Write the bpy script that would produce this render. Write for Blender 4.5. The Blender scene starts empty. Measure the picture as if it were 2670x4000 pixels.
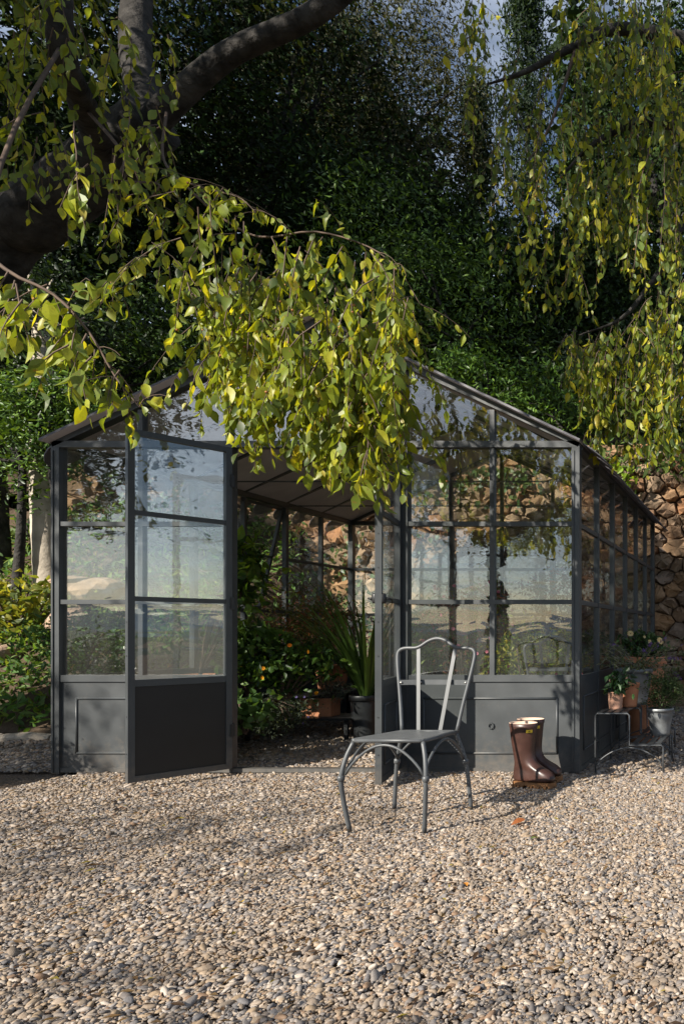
import bpy, math, random
import numpy as np
from mathutils import Vector, Matrix
random.seed(7); RNG = np.random.default_rng(7)
S = bpy.context.scene
C = S.collection

# ------------------------------------------------------------------ camera
F, D, CH = 2842.0, 4.8, 0.92          # focal length in photo pixels, metres to the facade, eye height
PX, PY = 2955.0, 2470.0               # principal point of the shifted lens, photo pixels
cam = bpy.data.objects.new('camera', bpy.data.cameras.new('camera')); C.objects.link(cam)
cam.location = (0, -D, CH); cam.rotation_euler = (math.pi / 2, 0, 0)
cam.data.sensor_width = 36; cam.data.lens = 36 * F / 4000
cam.data.shift_x = -(PX - 1335) / 4000; cam.data.shift_y = (PY - 2000) / 4000
cam.data.clip_start = 0.05; cam.data.clip_end = 9000
S.camera = cam

# ------------------------------------------------------------------ sky and sun
SUN_TO = Vector((-0.67, -1.0, 0.70)).normalized()      # towards the sun: behind the camera, to the left
elev = math.asin(SUN_TO.z); az = math.atan2(SUN_TO.x, SUN_TO.y)
W = bpy.data.worlds.new('World'); S.world = W; W.use_nodes = True
nt = W.node_tree; nt.nodes.clear()
wo = nt.nodes.new('ShaderNodeOutputWorld'); bg = nt.nodes.new('ShaderNodeBackground')
sky = nt.nodes.new('ShaderNodeTexSky'); sky.sky_type = 'NISHITA'; sky.sun_disc = False
sky.sun_elevation = elev; sky.sun_rotation = az
sky.air_density = 1.0; sky.dust_density = 0.7; sky.ozone_density = 3.5; sky.altitude = 200
tc = nt.nodes.new('ShaderNodeTexCoord'); mp = nt.nodes.new('ShaderNodeMapping'); mp.inputs['Scale'].default_value = (1, 1, 2.4)
nz = nt.nodes.new('ShaderNodeTexNoise'); nz.inputs['Scale'].default_value = 2.6; nz.inputs['Detail'].default_value = 7; nz.inputs['Roughness'].default_value = .58
cr = nt.nodes.new('ShaderNodeValToRGB'); cr.color_ramp.elements[0].position = .40; cr.color_ramp.elements[1].position = .66
mx = nt.nodes.new('ShaderNodeMix'); mx.data_type = 'RGBA'
gain = nt.nodes.new('ShaderNodeMix'); gain.data_type = 'RGBA'; gain.blend_type = 'ADD'
gain.inputs[0].default_value = 1.0
cl = gain.inputs[7]; cl.default_value = (6.5, 6.9, 7.4, 1)
L = nt.links.new
L(tc.outputs['Generated'], mp.inputs['Vector']); L(mp.outputs[0], nz.inputs['Vector']); L(nz.outputs['Fac'], cr.inputs[0])
L(cr.outputs[0], mx.inputs[0]); L(sky.outputs[0], mx.inputs[6]); L(sky.outputs[0], gain.inputs[6]); L(gain.outputs[2], mx.inputs[7])
L(mx.outputs[2], bg.inputs[0]); L(bg.outputs[0], wo.inputs[0])
bg.inputs[1].default_value = 0.05
sun = bpy.data.objects.new('sun', bpy.data.lights.new('sun', 'SUN')); C.objects.link(sun)
sun.data.energy = 5.0; sun.data.angle = math.radians(0.53); sun.data.color = (1.0, .93, .82)
sun.rotation_euler = (-SUN_TO).to_track_quat('-Z', 'Y').to_euler()
S.view_settings.view_transform = 'Standard'; S.view_settings.look = 'None'
S.view_settings.exposure = 0.9; S.view_settings.gamma = 1.0; S.view_settings.use_curve_mapping = False
S.cycles.transparent_max_bounces = 24
S.cycles.max_bounces = 8

# ------------------------------------------------------------------ helpers
def P(px, py, y):
    """world point seen at photo pixel (px, py) at depth plane y"""
    s = (D + y) / F
    return Vector(((px - PX) * s, y, CH + (PY - py) * s))

class MB:
    def __init__(s): s.v = []; s.f = []; s.m = []
    def add(s, v, f, m=0):
        b = len(s.v); s.v += [tuple(p) for p in v]; s.f += [tuple(i + b for i in q) for q in f]; s.m += [m] * len(f); return s
    def box(s, a, b, m=0):
        x0, y0, z0 = a; x1, y1, z1 = b
        return s.add([(x0,y0,z0),(x1,y0,z0),(x1,y1,z0),(x0,y1,z0),(x0,y0,z1),(x1,y0,z1),(x1,y1,z1),(x0,y1,z1)],
              [(0,3,2,1),(4,5,6,7),(0,1,5,4),(1,2,6,5),(2,3,7,6),(3,0,4,7)], m)
    def bar(s, p, q, w, h, up=(0,0,1), m=0):
        p, q = Vector(p), Vector(q); d = (q - p).normalized(); u = Vector(up)
        a = d.cross(u)
        if a.length < 1e-4: a = d.cross(Vector((0,1,0)))
        a.normalize(); u = a.cross(d); a *= w / 2; u = u * (h / 2)
        return s.add([p-a-u,p+a-u,p+a+u,p-a+u,q-a-u,q+a-u,q+a+u,q-a+u], [(0,1,2,3),(7,6,5,4),(0,4,5,1),(1,5,6,2),(2,6,7,3),(3,7,4,0)], m)
    def tube(s, pts, r, n=8, m=0, cap=True, rough=0):
        pts = [Vector(p) for p in pts]; k = len(pts)
        rr = r if hasattr(r, '__len__') else [r] * k
        t0 = (pts[1] - pts[0]).normalized(); u = t0.orthogonal().normalized(); vs = []
        for i in range(k):
            t = (pts[min(i+1,k-1)] - pts[max(i-1,0)]).normalized()
            u = (u - t * u.dot(t)).normalized(); w = t.cross(u)
            for j in range(n):
                an = 2 * math.pi * j / n; q = rr[i] * (1 + (random.uniform(-rough, rough) if rough else 0))
                vs.append(pts[i] + u * (math.cos(an) * q) + w * (math.sin(an) * q))
        fs = [(i*n+j, i*n+(j+1)%n, (i+1)*n+(j+1)%n, (i+1)*n+j) for i in range(k-1) for j in range(n)]
        if cap: fs += [tuple(range(n-1,-1,-1)), tuple(range((k-1)*n, k*n))]
        return s.add(vs, fs, m)
    def lathe(s, prof, c=(0,0,0), n=28, m=0):
        vs = []; k = len(prof)
        for (r, z) in prof:
            for j in range(n):
                a = 2*math.pi*j/n; vs.append((c[0]+r*math.cos(a), c[1]+r*math.sin(a), c[2]+z))
        fs = [(i*n+j, i*n+(j+1)%n, (i+1)*n+(j+1)%n, (i+1)*n+j) for i in range(k-1) for j in range(n)]
        fs += [tuple(range(n-1,-1,-1)), tuple(range((k-1)*n, k*n))]
        return s.add(vs, fs, m)
    def build(s, name, mats, parent=None, smooth=False):
        me = bpy.data.meshes.new(name); me.from_pydata(s.v, [], s.f)
        mats = mats if isinstance(mats, (list, tuple)) else [mats]
        for x in mats: me.materials.append(x)
        if len(mats) > 1: me.polygons.foreach_set('material_index', s.m)
        if smooth: me.polygons.foreach_set('use_smooth', [True] * len(s.f))
        me.update()
        return link(name, me, parent)

def link(name, me, parent=None):
    o = bpy.data.objects.new(name, me); C.objects.link(o)
    if parent is not None: o.parent = parent
    return o
def tag(o, label=None, cat=None, group=None, kind=None):
    if label: o['label'] = label
    if cat: o['category'] = cat
    if group: o['group'] = group
    if kind: o['kind'] = kind
    return o
def empty(name, loc=(0,0,0), rz=0, label=None, cat=None, group=None):
    o = bpy.data.objects.new(name, None); C.objects.link(o); o.location = loc; o.rotation_euler = (0,0,rz); o.empty_display_size = .1
    return tag(o, label, cat, group)
def bez(pts, n=24):
    """Catmull-Rom through the points"""
    p = [Vector(q) for q in pts]; p = [p[0]*2-p[1]] + p + [p[-1]*2-p[-2]]; out = []; segs = len(p) - 3
    for i in range(segs):
        m = max(2, n // segs)
        for k in range(m + (1 if i == segs-1 else 0)):
            t = k / m; a, b, c, d = p[i:i+4]
            out.append(0.5*((2*b)+(c-a)*t+(2*a-5*b+4*c-d)*t*t+(3*b-a-3*c+d)*t**3))
    return out
def lerp(a, b, t): return a + (b - a) * t

# ------------------------------------------------------------------ materials
def mat(name, col, rough=.5, metal=0, spec=.5, noise=None, bump=0, bscale=40, var=.25, coat=0):
    m = bpy.data.materials.new(name); m.use_nodes = True; t = m.node_tree; b = t.nodes['Principled BSDF']
    b.inputs['Base Color'].default_value = (*col, 1); b.inputs['Roughness'].default_value = rough
    b.inputs['Metallic'].default_value = metal; b.inputs['Specular IOR Level'].default_value = spec
    if coat: b.inputs['Coat Weight'].default_value = coat; b.inputs['Coat Roughness'].default_value = .25
    tcn = t.nodes.new('ShaderNodeTexCoord')
    if noise:
        n = t.nodes.new('ShaderNodeTexNoise'); n.inputs['Scale'].default_value = noise; n.inputs['Detail'].default_value = 6
        t.links.new(tcn.outputs['Object'], n.inputs['Vector'])
        r = t.nodes.new('ShaderNodeValToRGB'); r.color_ramp.elements[0].position = .3; r.color_ramp.elements[1].position = .72
        r.color_ramp.elements[0].color = (*[c*(1-var) for c in col], 1); r.color_ramp.elements[1].color = (*[min(1,c*(1+var)) for c in col], 1)
        t.links.new(n.outputs['Fac'], r.inputs[0]); t.links.new(r.outputs[0], b.inputs['Base Color'])
        mr = t.nodes.new('ShaderNodeMapRange'); mr.inputs[3].default_value = max(0, rough-.1); mr.inputs[4].default_value = min(1, rough+.12)
        t.links.new(n.outputs['Fac'], mr.inputs[0]); t.links.new(mr.outputs[0], b.inputs['Roughness'])
    if bump:
        n2 = t.nodes.new('ShaderNodeTexNoise'); n2.inputs['Scale'].default_value = bscale; n2.inputs['Detail'].default_value = 5
        t.links.new(tcn.outputs['Object'], n2.inputs['Vector'])
        bp = t.nodes.new('ShaderNodeBump'); bp.inputs['Strength'].default_value = bump; bp.inputs['Distance'].default_value = .02
        t.links.new(n2.outputs['Fac'], bp.inputs['Height']); t.links.new(bp.outputs[0], b.inputs['Normal'])
    return m

def leaf_mat(name, trans=.38, rough=.42, spec=.4, gloss=True):
    m = bpy.data.materials.new(name); m.use_nodes = True; t = m.node_tree; b = t.nodes['Principled BSDF']
    a = t.nodes.new('ShaderNodeAttribute'); a.attribute_name = 'col'
    b.inputs['Roughness'].default_value = rough; b.inputs['Specular IOR Level'].default_value = spec
    t.links.new(a.outputs['Color'], b.inputs['Base Color'])
    tr = t.nodes.new('ShaderNodeBsdfTranslucent')
    g = t.nodes.new('ShaderNodeMix'); g.data_type = 'RGBA'; g.blend_type = 'MULTIPLY'; g.inputs[0].default_value = 1
    g.inputs[7].default_value = (1.7, 1.5, .45, 1); t.links.new(a.outputs['Color'], g.inputs[6]); t.links.new(g.outputs[2], tr.inputs[0])
    ms = t.nodes.new('ShaderNodeMixShader'); ms.inputs[0].default_value = trans
    t.links.new(b.outputs[0], ms.inputs[1]); t.links.new(tr.outputs[0], ms.inputs[2])
    t.links.new(ms.outputs[0], t.nodes['Material Output'].inputs[0])
    return m

def glass_mat(name, f0=.07, wavy=.35, dust=.05, scale=2.2):
    m = bpy.data.materials.new(name); m.use_nodes = True; t = m.node_tree; t.nodes.remove(t.nodes['Principled BSDF'])
    N = t.nodes.new; K = t.links.new; out = t.nodes['Material Output']
    tcn = N('ShaderNodeTexCoord'); mpn = N('ShaderNodeMapping'); mpn.inputs['Scale'].default_value = (1, 1, 2.6)
    n = N('ShaderNodeTexNoise'); n.inputs['Scale'].default_value = scale; n.inputs['Detail'].default_value = 1.5; n.inputs['Distortion'].default_value = .6
    K(tcn.outputs['Object'], mpn.inputs[0]); K(mpn.outputs[0], n.inputs['Vector'])
    bp = N('ShaderNodeBump'); bp.inputs['Strength'].default_value = wavy; bp.inputs['Distance'].default_value = .02; K(n.outputs['Fac'], bp.inputs['Height'])
    lw = N('ShaderNodeLayerWeight'); lw.inputs['Blend'].default_value = .5
    pw = N('ShaderNodeMath'); pw.operation = 'POWER'; pw.inputs[1].default_value = 4.0; K(lw.outputs['Facing'], pw.inputs[0])
    ma = N('ShaderNodeMath'); ma.operation = 'MULTIPLY_ADD'; ma.inputs[1].default_value = 1 - f0; ma.inputs[2].default_value = f0; K(pw.outputs[0], ma.inputs[0])
    tr = N('ShaderNodeBsdfTransparent'); tr.inputs[0].default_value = (.97, .985, .975, 1)
    gl = N('ShaderNodeBsdfGlossy'); gl.inputs['Roughness'].default_value = .01; K(bp.outputs[0], gl.inputs['Normal'])
    m1 = N('ShaderNodeMixShader'); K(ma.outputs[0], m1.inputs[0]); K(tr.outputs[0], m1.inputs[1]); K(gl.outputs[0], m1.inputs[2])
    df = N('ShaderNodeBsdfDiffuse'); df.inputs[0].default_value = (.75, .72, .68, 1)
    tl = N('ShaderNodeBsdfTranslucent'); tl.inputs[0].default_value = (.75, .72, .68, 1)
    dm = N('ShaderNodeMixShader'); dm.inputs[0].default_value = .4; K(df.outputs[0], dm.inputs[1]); K(tl.outputs[0], dm.inputs[2])
    dn = N('ShaderNodeTexNoise'); dn.inputs['Scale'].default_value = 1.6; dn.inputs['Detail'].default_value = 6; dn.inputs['Roughness'].default_value = .65
    mp2 = N('ShaderNodeMapping'); mp2.inputs['Scale'].default_value = (3, 3, .9); K(tcn.outputs['Object'], mp2.inputs[0]); K(mp2.outputs[0], dn.inputs['Vector'])
    dr = N('ShaderNodeMapRange'); dr.inputs[1].default_value = .35; dr.inputs[2].default_value = .75; dr.inputs[3].default_value = dust*.35; dr.inputs[4].default_value = dust*1.9; K(dn.outputs['Fac'], dr.inputs[0])
    m2 = N('ShaderNodeMixShader'); K(dr.outputs[0], m2.inputs[0]); K(m1.outputs[0], m2.inputs[1]); K(dm.outputs[0], m2.inputs[2])
    K(m2.outputs[0], out.inputs[0])
    return m

def ramp_random(name, cols, rough=.75, noise=60, source='random', bump=.3):
    """colour picked per piece, with fine mottling"""
    m = bpy.data.materials.new(name); m.use_nodes = True; t = m.node_tree; b = t.nodes['Principled BSDF']; N = t.nodes.new; K = t.links.new
    oi = N('ShaderNodeObjectInfo'); r = N('ShaderNodeValToRGB'); r.color_ramp.interpolation = 'CONSTANT'
    e = r.color_ramp.elements
    for i, c in enumerate(cols):
        x = e[i] if i < 2 else e.new(i / len(cols))
        x.position = i / len(cols); x.color = (*c, 1)
    if source == 'random': K(oi.outputs['Random'], r.inputs[0])
    else:
        a = N('ShaderNodeAttribute'); a.attribute_name = source; K(a.outputs['Fac'], r.inputs[0])
    tcn = N('ShaderNodeTexCoord'); n = N('ShaderNodeTexNoise'); n.inputs['Scale'].default_value = noise; n.inputs['Detail'].default_value = 8; n.inputs['Roughness'].default_value = .65
    K(tcn.outputs['Object'], n.inputs['Vector'])
    mr = N('ShaderNodeMapRange'); mr.inputs[1].default_value = .3; mr.inputs[2].default_value = .7; mr.inputs[3].default_value = .68; mr.inputs[4].default_value = 1.3; K(n.outputs['Fac'], mr.inputs[0])
    mm = N('ShaderNodeMix'); mm.data_type = 'RGBA'; mm.blend_type = 'MULTIPLY'; mm.inputs[0].default_value = 1
    K(r.outputs[0], mm.inputs[6]); K(mr.outputs[0], mm.inputs[7]); K(mm.outputs[2], b.inputs['Base Color'])
    b.inputs['Roughness'].default_value = rough; b.inputs['Specular IOR Level'].default_value = .3
    bp = N('ShaderNodeBump'); bp.inputs['Strength'].default_value = bump; bp.inputs['Distance'].default_value = .02; K(n.outputs['Fac'], bp.inputs['Height']); K(bp.outputs[0], b.inputs['Normal'])
    return m

M = {}
M['frame'] = mat('anthracite_metal', (.050, .055, .058), .42, 0, .5, noise=7, var=.12, bump=.02, bscale=300)
def splash(m):
    t = m.node_tree; N = t.nodes.new; K = t.links.new; b = t.nodes['Principled BSDF']; src = b.inputs['Base Color'].links[0].from_socket
    ge = N('ShaderNodeNewGeometry'); sp_ = N('ShaderNodeSeparateXYZ'); K(ge.outputs['Position'], sp_.inputs[0]); n = N('ShaderNodeTexNoise'); n.inputs['Scale'].default_value = 26; n.inputs['Detail'].default_value = 8; n.inputs['Roughness'].default_value = .7; K(ge.outputs['Position'], n.inputs['Vector'])
    a = N('ShaderNodeMapRange'); a.inputs[1].default_value = 0; a.inputs[2].default_value = .26; a.inputs[3].default_value = .30; a.inputs[4].default_value = -.06; K(sp_.outputs[2], a.inputs[0])
    s_ = N('ShaderNodeMath'); s_.operation = 'ADD'; K(n.outputs['Fac'], s_.inputs[0]); K(a.outputs[0], s_.inputs[1])
    mr = N('ShaderNodeMapRange'); mr.inputs[1].default_value = .52; mr.inputs[2].default_value = .86; mr.inputs[4].default_value = .3; K(s_.outputs[0], mr.inputs[0])
    mm = N('ShaderNodeMix'); mm.data_type = 'RGBA'; mm.inputs[7].default_value = (.20,.16,.12,1); K(mr.outputs[0], mm.inputs[0]); K(src, mm.inputs[6]); K(mm.outputs[2], b.inputs['Base Color'])
splash(M['frame'])
M['inner'] = mat('darker_inner_face', (.02, .019, .018), .5, 0, .35, noise=7, var=.12)  # inner side of the door panels, darker than the frame
M['roof'] = mat('roof_sheet', (.10, .095, .11), .5, 0, .5, noise=5, var=.2, bump=.05, bscale=60)
M['ceiling'] = mat('roof_underside', (.60, .56, .58), .7, 0, .3, noise=6, var=.12)
M['hinge'] = mat('black_hinge', (.02, .02, .02), .4)
M['glass'] = glass_mat('old_glass', .14, .055, .015, 3.5)
M['glass_side'] = glass_mat('side_glass', .06, .12, .012, 3.5)
M['chair'] = mat('grey_chair_metal', (.075, .08, .084), .42, 0, .5, noise=18, var=.12)
M['rivet'] = mat('rivet', (.6, .58, .55), .3, .8)
M['rubber'] = mat('brown_rubber', (.052, .023, .017), .36, 0, .5, noise=14, var=.35, bump=.05, bscale=30)
M['sole'] = mat('gum_sole', (.22, .10, .036), .6, noise=40, var=.2, bump=.1, bscale=200)
M['lining'] = mat('boot_lining', (.62, .45, .34), .9)
M['yellow'] = mat('yellow_tab', (.75, .50, .02), .5)
M['ink'] = mat('dark_print', (.02, .02, .02), .5)
M['terra'] = mat('terracotta', (.44, .19, .10), .8, 0, .25, noise=9, var=.22, bump=.15, bscale=60)
M['terra_pale'] = mat('pale_terracotta', (.50, .28, .19), .8, 0, .25, noise=12, var=.3, bump=.12, bscale=70)
M['zinc'] = mat('galvanised_zinc', (.22, .23, .235), .48, .55, .5, noise=11, var=.38, bump=.05, bscale=60)
M['soil'] = mat('soil', (.035, .024, .016), .95, noise=40, var=.4, bump=.8, bscale=90)
M['bench'] = mat('dark_bench_metal', (.03, .032, .034), .4, .2, noise=12, var=.2)
M['wood'] = mat('weathered_wood', (.22, .15, .09), .75, noise=10, var=.35, bump=.3, bscale=60)
M['greenpot'] = mat('sage_green_glaze', (.10, .16, .13), .35, noise=10, var=.2)
M['bark'] = mat('smooth_grey_bark', (.04, .037, .034), .9, 0, .15, noise=9, var=.65, bump=1.0, bscale=28)
M['palebark'] = mat('pale_bark', (.42, .37, .30), .85, 0, .2, noise=6, var=.35, bump=.4, bscale=26)
M['twig'] = mat('brown_twig', (.10, .065, .045), .8, noise=30, var=.3)
M['earth'] = mat('leafy_earth', (.085, .06, .04), .95, 0, .2, noise=3, var=.5, bump=.8, bscale=25)
M['mortar'] = mat('earth_mortar', (.15, .105, .07), .95, 0, .2, noise=14, var=.4, bump=.6, bscale=50)
M['hill'] = mat('haze_blue_hill', (.05, .085, .13), .95, 0, .1, noise=.02, var=.3)  # bluish because the haze of distance is put into the hill colour
M['field'] = mat('scrub_field', (.025, .036, .022), .95, 0, .1, noise=.4, var=.5)
M['kerb'] = mat('pale_kerb_stone', (.36, .31, .25), .9, 0, .2, noise=16, var=.3, bump=.4, bscale=50)
M['leaf'] = leaf_mat('hackberry_leaf', .48, .42, .42)
def spots(m):
    t = m.node_tree; N = t.nodes.new; K = t.links.new; b = t.nodes['Principled BSDF']; a = [q for q in t.nodes if q.type == 'ATTRIBUTE'][0]; dst = [l.to_socket for l in a.outputs['Color'].links]
    ge = N('ShaderNodeNewGeometry'); n = N('ShaderNodeTexNoise'); n.inputs['Scale'].default_value = 55; n.inputs['Detail'].default_value = 4; K(ge.outputs['Position'], n.inputs['Vector'])
    mr = N('ShaderNodeMapRange'); mr.inputs[1].default_value = .58; mr.inputs[2].default_value = .72; mr.inputs[4].default_value = .8; K(n.outputs['Fac'], mr.inputs[0])
    mm = N('ShaderNodeMix'); mm.data_type = 'RGBA'; mm.inputs[7].default_value = (.20,.13,.03,1); K(mr.outputs[0], mm.inputs[0]); K(a.outputs['Color'], mm.inputs[6])
    for d in dst: K(mm.outputs[2], d)
spots(M['leaf'])
M['leaf_gloss'] = leaf_mat('evergreen_leaf', .22, .42, .35)
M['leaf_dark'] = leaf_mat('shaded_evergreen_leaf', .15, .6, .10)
M['leaf_soft'] = leaf_mat('soft_leaf', .35, .6, .25)
M['petal'] = leaf_mat('petal', .3, .7, .15)
GRAV = [(.42,.36,.29),(.30,.26,.21),(.52,.47,.40),(.24,.24,.245),(.36,.30,.23),(.45,.37,.27),(.20,.205,.215),(.33,.32,.305),
        (.40,.32,.22),(.28,.25,.22),(.58,.54,.48),(.36,.35,.335),(.31,.22,.15),(.46,.42,.36),(.17,.165,.165),(.38,.33,.27)]
def dirt(m, sc, lo, hi, tint):
    t = m.node_tree; N = t.nodes.new; K = t.links.new; b = t.nodes['Principled BSDF']; src = b.inputs['Base Color'].links[0].from_socket
    ge = N('ShaderNodeNewGeometry'); n = N('ShaderNodeTexNoise'); n.inputs['Scale'].default_value = sc; n.inputs['Detail'].default_value = 5; K(ge.outputs['Position'], n.inputs['Vector'])
    mr = N('ShaderNodeMapRange'); mr.inputs[1].default_value = lo; mr.inputs[2].default_value = hi; mr.inputs[4].default_value = .75; K(n.outputs['Fac'], mr.inputs[0])
    mm = N('ShaderNodeMix'); mm.data_type = 'RGBA'; mm.inputs[7].default_value = (*tint, 1); K(mr.outputs[0], mm.inputs[0]); K(src, mm.inputs[6]); K(mm.outputs[2], b.inputs['Base Color'])
GRAV = [tuple(k*g*.80 for k, g in zip(c, (.93, .85, .80))) for c in GRAV]
M['pebble'] = ramp_random('pebble', GRAV, .7, noise=1.4, bump=.15); dirt(M['pebble'], 2.1, .52, .78, (.20, .15, .105))
STN = [(.44,.31,.19),(.38,.28,.19),(.50,.37,.24),(.36,.23,.14),(.30,.25,.20),(.48,.33,.19),(.42,.34,.25),(.46,.27,.15),(.34,.29,.24),(.55,.44,.31)]
STN = [tuple(k*g for k, g in zip(c, (.68, .585, .52))) for c in STN]
M['stone'] = ramp_random('wall_stone', STN, .9, noise=11, bump=.9); dirt(M['stone'], 2.3, .45, .75, (.12, .095, .065))
M['stone_mass'] = ramp_random('wall_stone_mass', STN, .9, noise=11, source='pick', bump=.7)
M['boulder'] = mat('pink_boulder', (.36, .25, .18), .9, 0, .2, noise=6, var=.35, bump=.6, bscale=22)

# gravel-coloured ground beneath and beyond the loose pebbles
def ground_mat():
    m = bpy.data.materials.new('gravel_bed'); m.use_nodes = True; t = m.node_tree; b = t.nodes['Principled BSDF']; N = t.nodes.new; K = t.links.new
    tcn = N('ShaderNodeTexCoord'); v = N('ShaderNodeTexVoronoi'); v.inputs['Scale'].default_value = 70; K(tcn.outputs['Object'], v.inputs['Vector'])
    r = N('ShaderNodeValToRGB'); e = r.color_ramp.elements
    for i, c in enumerate(GRAV[:8]):
        x = e[i] if i < 2 else e.new(i/8); x.position = i/8; x.color = (*[k*g for k, g in zip(c, (.50, .43, .36))], 1)
    sp = N('ShaderNodeSeparateColor'); K(v.outputs['Color'], sp.inputs[0]); K(sp.outputs[0], r.inputs[0])
    K(r.outputs[0], b.inputs['Base Color']); b.inputs['Roughness'].default_value = .9
    bp = N('ShaderNodeBump'); bp.inputs['Strength'].default_value = 1; bp.inputs['Distance'].default_value = .012; bp.invert = True; K(v.outputs['Distance'], bp.inputs['Height']); K(bp.outputs[0], b.inputs['Normal'])
    return m
M['ground'] = ground_mat()

# ------------------------------------------------------------------ leaves
def leaf_template(w=.5, curl=.12, fold=.10):
    h = w / 2
    v = np.array([(0,0,0),(.22,h*.80,fold*.8),(.45,h,fold),(.72,h*.62,fold*.5-curl*.3),(1,0,-curl),(.72,-h*.62,fold*.5-curl*.3),(.45,-h,fold),(.22,-h*.80,fold*.8),(.25,0,0),(.48,0,0),(.74,0,-curl*.45)], float)
    f = [(0,8,1),(8,9,2,1),(9,10,3,2),(10,4,3),(0,7,8),(8,7,6,9),(9,6,5,10),(10,5,4)]
    return v, f
def diamond_template(w=.5, fold=.12):
    return np.array([(0,0,0),(.45,w/2,fold),(1,0,-.06),(.45,-w/2,fold)], float), [(0,2,1),(0,3,2)]
LT = leaf_template(); LT_NARROW = leaf_template(.34, .10, .06); LT_WIDE = leaf_template(.78, .08, .10); DT = diamond_template(); DT_N = diamond_template(.3, .08)

def frames(axis, rng=RNG, hint=None, spread=1.0):
    a = axis / np.linalg.norm(axis, axis=1, keepdims=True)
    h = rng.normal(size=a.shape) * spread
    if hint is not None: h = h + np.asarray(hint)
    b = np.cross(h, a); b /= np.linalg.norm(b, axis=1, keepdims=True) + 1e-9
    return np.stack([a, b, np.cross(a, b)], axis=2)       # columns
def pick_cols(n, cols, wts=None, jit=.22, rng=RNG):
    cols = np.array(cols); i = rng.choice(len(cols), n, p=None if wts is None else np.array(wts)/sum(wts))
    c = cols[i] * (1 + rng.uniform(-jit, jit, (n, 1))); return np.clip(c, 0, 1)
def leaf_mass(name, pos, R, size, cols, tmpl, m, parent=None):
    tv, tf = tmpl; n, k = len(pos), len(tv)
    size = np.asarray(size).reshape(-1, 1, 1) if np.ndim(size) else size
    v = (np.einsum('nij,kj->nki', R, tv) * size + pos[:, None, :]).reshape(-1, 3)
    me = bpy.data.meshes.new(name)
    lens = np.array([len(q) for q in tf]); flat = np.concatenate([np.array(q) for q in tf])
    me.vertices.add(n*k); me.vertices.foreach_set('co', v.ravel().astype(np.float32))
    li = (flat[None, :] + (np.arange(n) * k)[:, None]).ravel(); me.loops.add(len(li)); me.loops.foreach_set('vertex_index', li.astype(np.int32))
    ls = np.tile(lens, n); me.polygons.add(len(ls)); me.polygons.foreach_set('loop_start', (np.cumsum(ls) - ls).astype(np.int32))
    me.update(calc_edges=True)
    at = me.attributes.new('col', 'FLOAT_COLOR', 'POINT'); c4 = np.ones((n, k, 4), np.float32); c4[:, :, :3] = cols[:, None, :]
    at.data.foreach_set('color', c4.ravel()); me.materials.append(m)
    return link(name, me, parent)
def leaf_parts(name, pos, R, size, cols, tmpl, m, parent, variants=10):
    """each leaf an object of its own; alike ones share their mesh"""
    idx = RNG.integers(0, len(cols), variants); meshes = []
    for i in idx:
        me = bpy.data.meshes.new(name); me.from_pydata(tmpl[0].tolist(), [], tmpl[1])
        at = me.attributes.new('col', 'FLOAT_COLOR', 'POINT'); c4 = np.ones((len(tmpl[0]), 4), np.float32); c4[:, :3] = cols[i]; at.data.foreach_set('color', c4.ravel())
        me.materials.append(m); meshes.append(me)
    near = np.argmin(((cols[:, None, :] - cols[idx][None]) ** 2).sum(2), axis=1)
    size = np.broadcast_to(size, (len(pos),))
    for p, r, s, q in zip(pos, R, size, near):
        o = link(name, meshes[q], parent)
        mt = Matrix(r.tolist()).to_4x4() @ Matrix.Scale(float(s), 4); mt.translation = Vector(p); o.matrix_basis = mt
def foliage(parent, pos, R, size, cols, tmpl, m, n_parts=0, mass='foliage', part='leaf'):
    pos = np.asarray(pos); size = np.broadcast_to(size, (len(pos),)); off = np.array(parent.location) if parent is not None else np.zeros(3)
    if n_parts:
        d = pos + 0; s = F * size / np.maximum(.3, d[:, 1] + D)
        px = PX + d[:, 0] * F / np.maximum(.3, d[:, 1] + D); py = PY - (d[:, 2] - CH) * F / np.maximum(.3, d[:, 1] + D)
        s = np.where((px > 0) & (px < 2670) & (py > 0) & (py < 4000), s, 0) * RNG.uniform(.8, 1.2, len(s))
        order = np.argsort(-s); a, b = order[:n_parts], order[n_parts:]
        leaf_parts(part, pos[a] - off, R[a], size[a], cols[a], tmpl, m, parent)
    else: b = np.arange(len(pos))
    if len(b): tag(leaf_mass(mass, pos[b] - off, R[b], size[b], cols[b], tmpl, m, parent), kind='stuff')

# ------------------------------------------------------------------ ground, gravel, banks
def struct(o): o['kind'] = 'structure'; return o
mb = MB(); mb.add([(-4000,-4000,-.02),(4000,-4000,-.02),(4000,4000,-.02),(-4000,4000,-.02)], [(0,1,2,3)])
struct(mb.build('ground', M['ground']))

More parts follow.
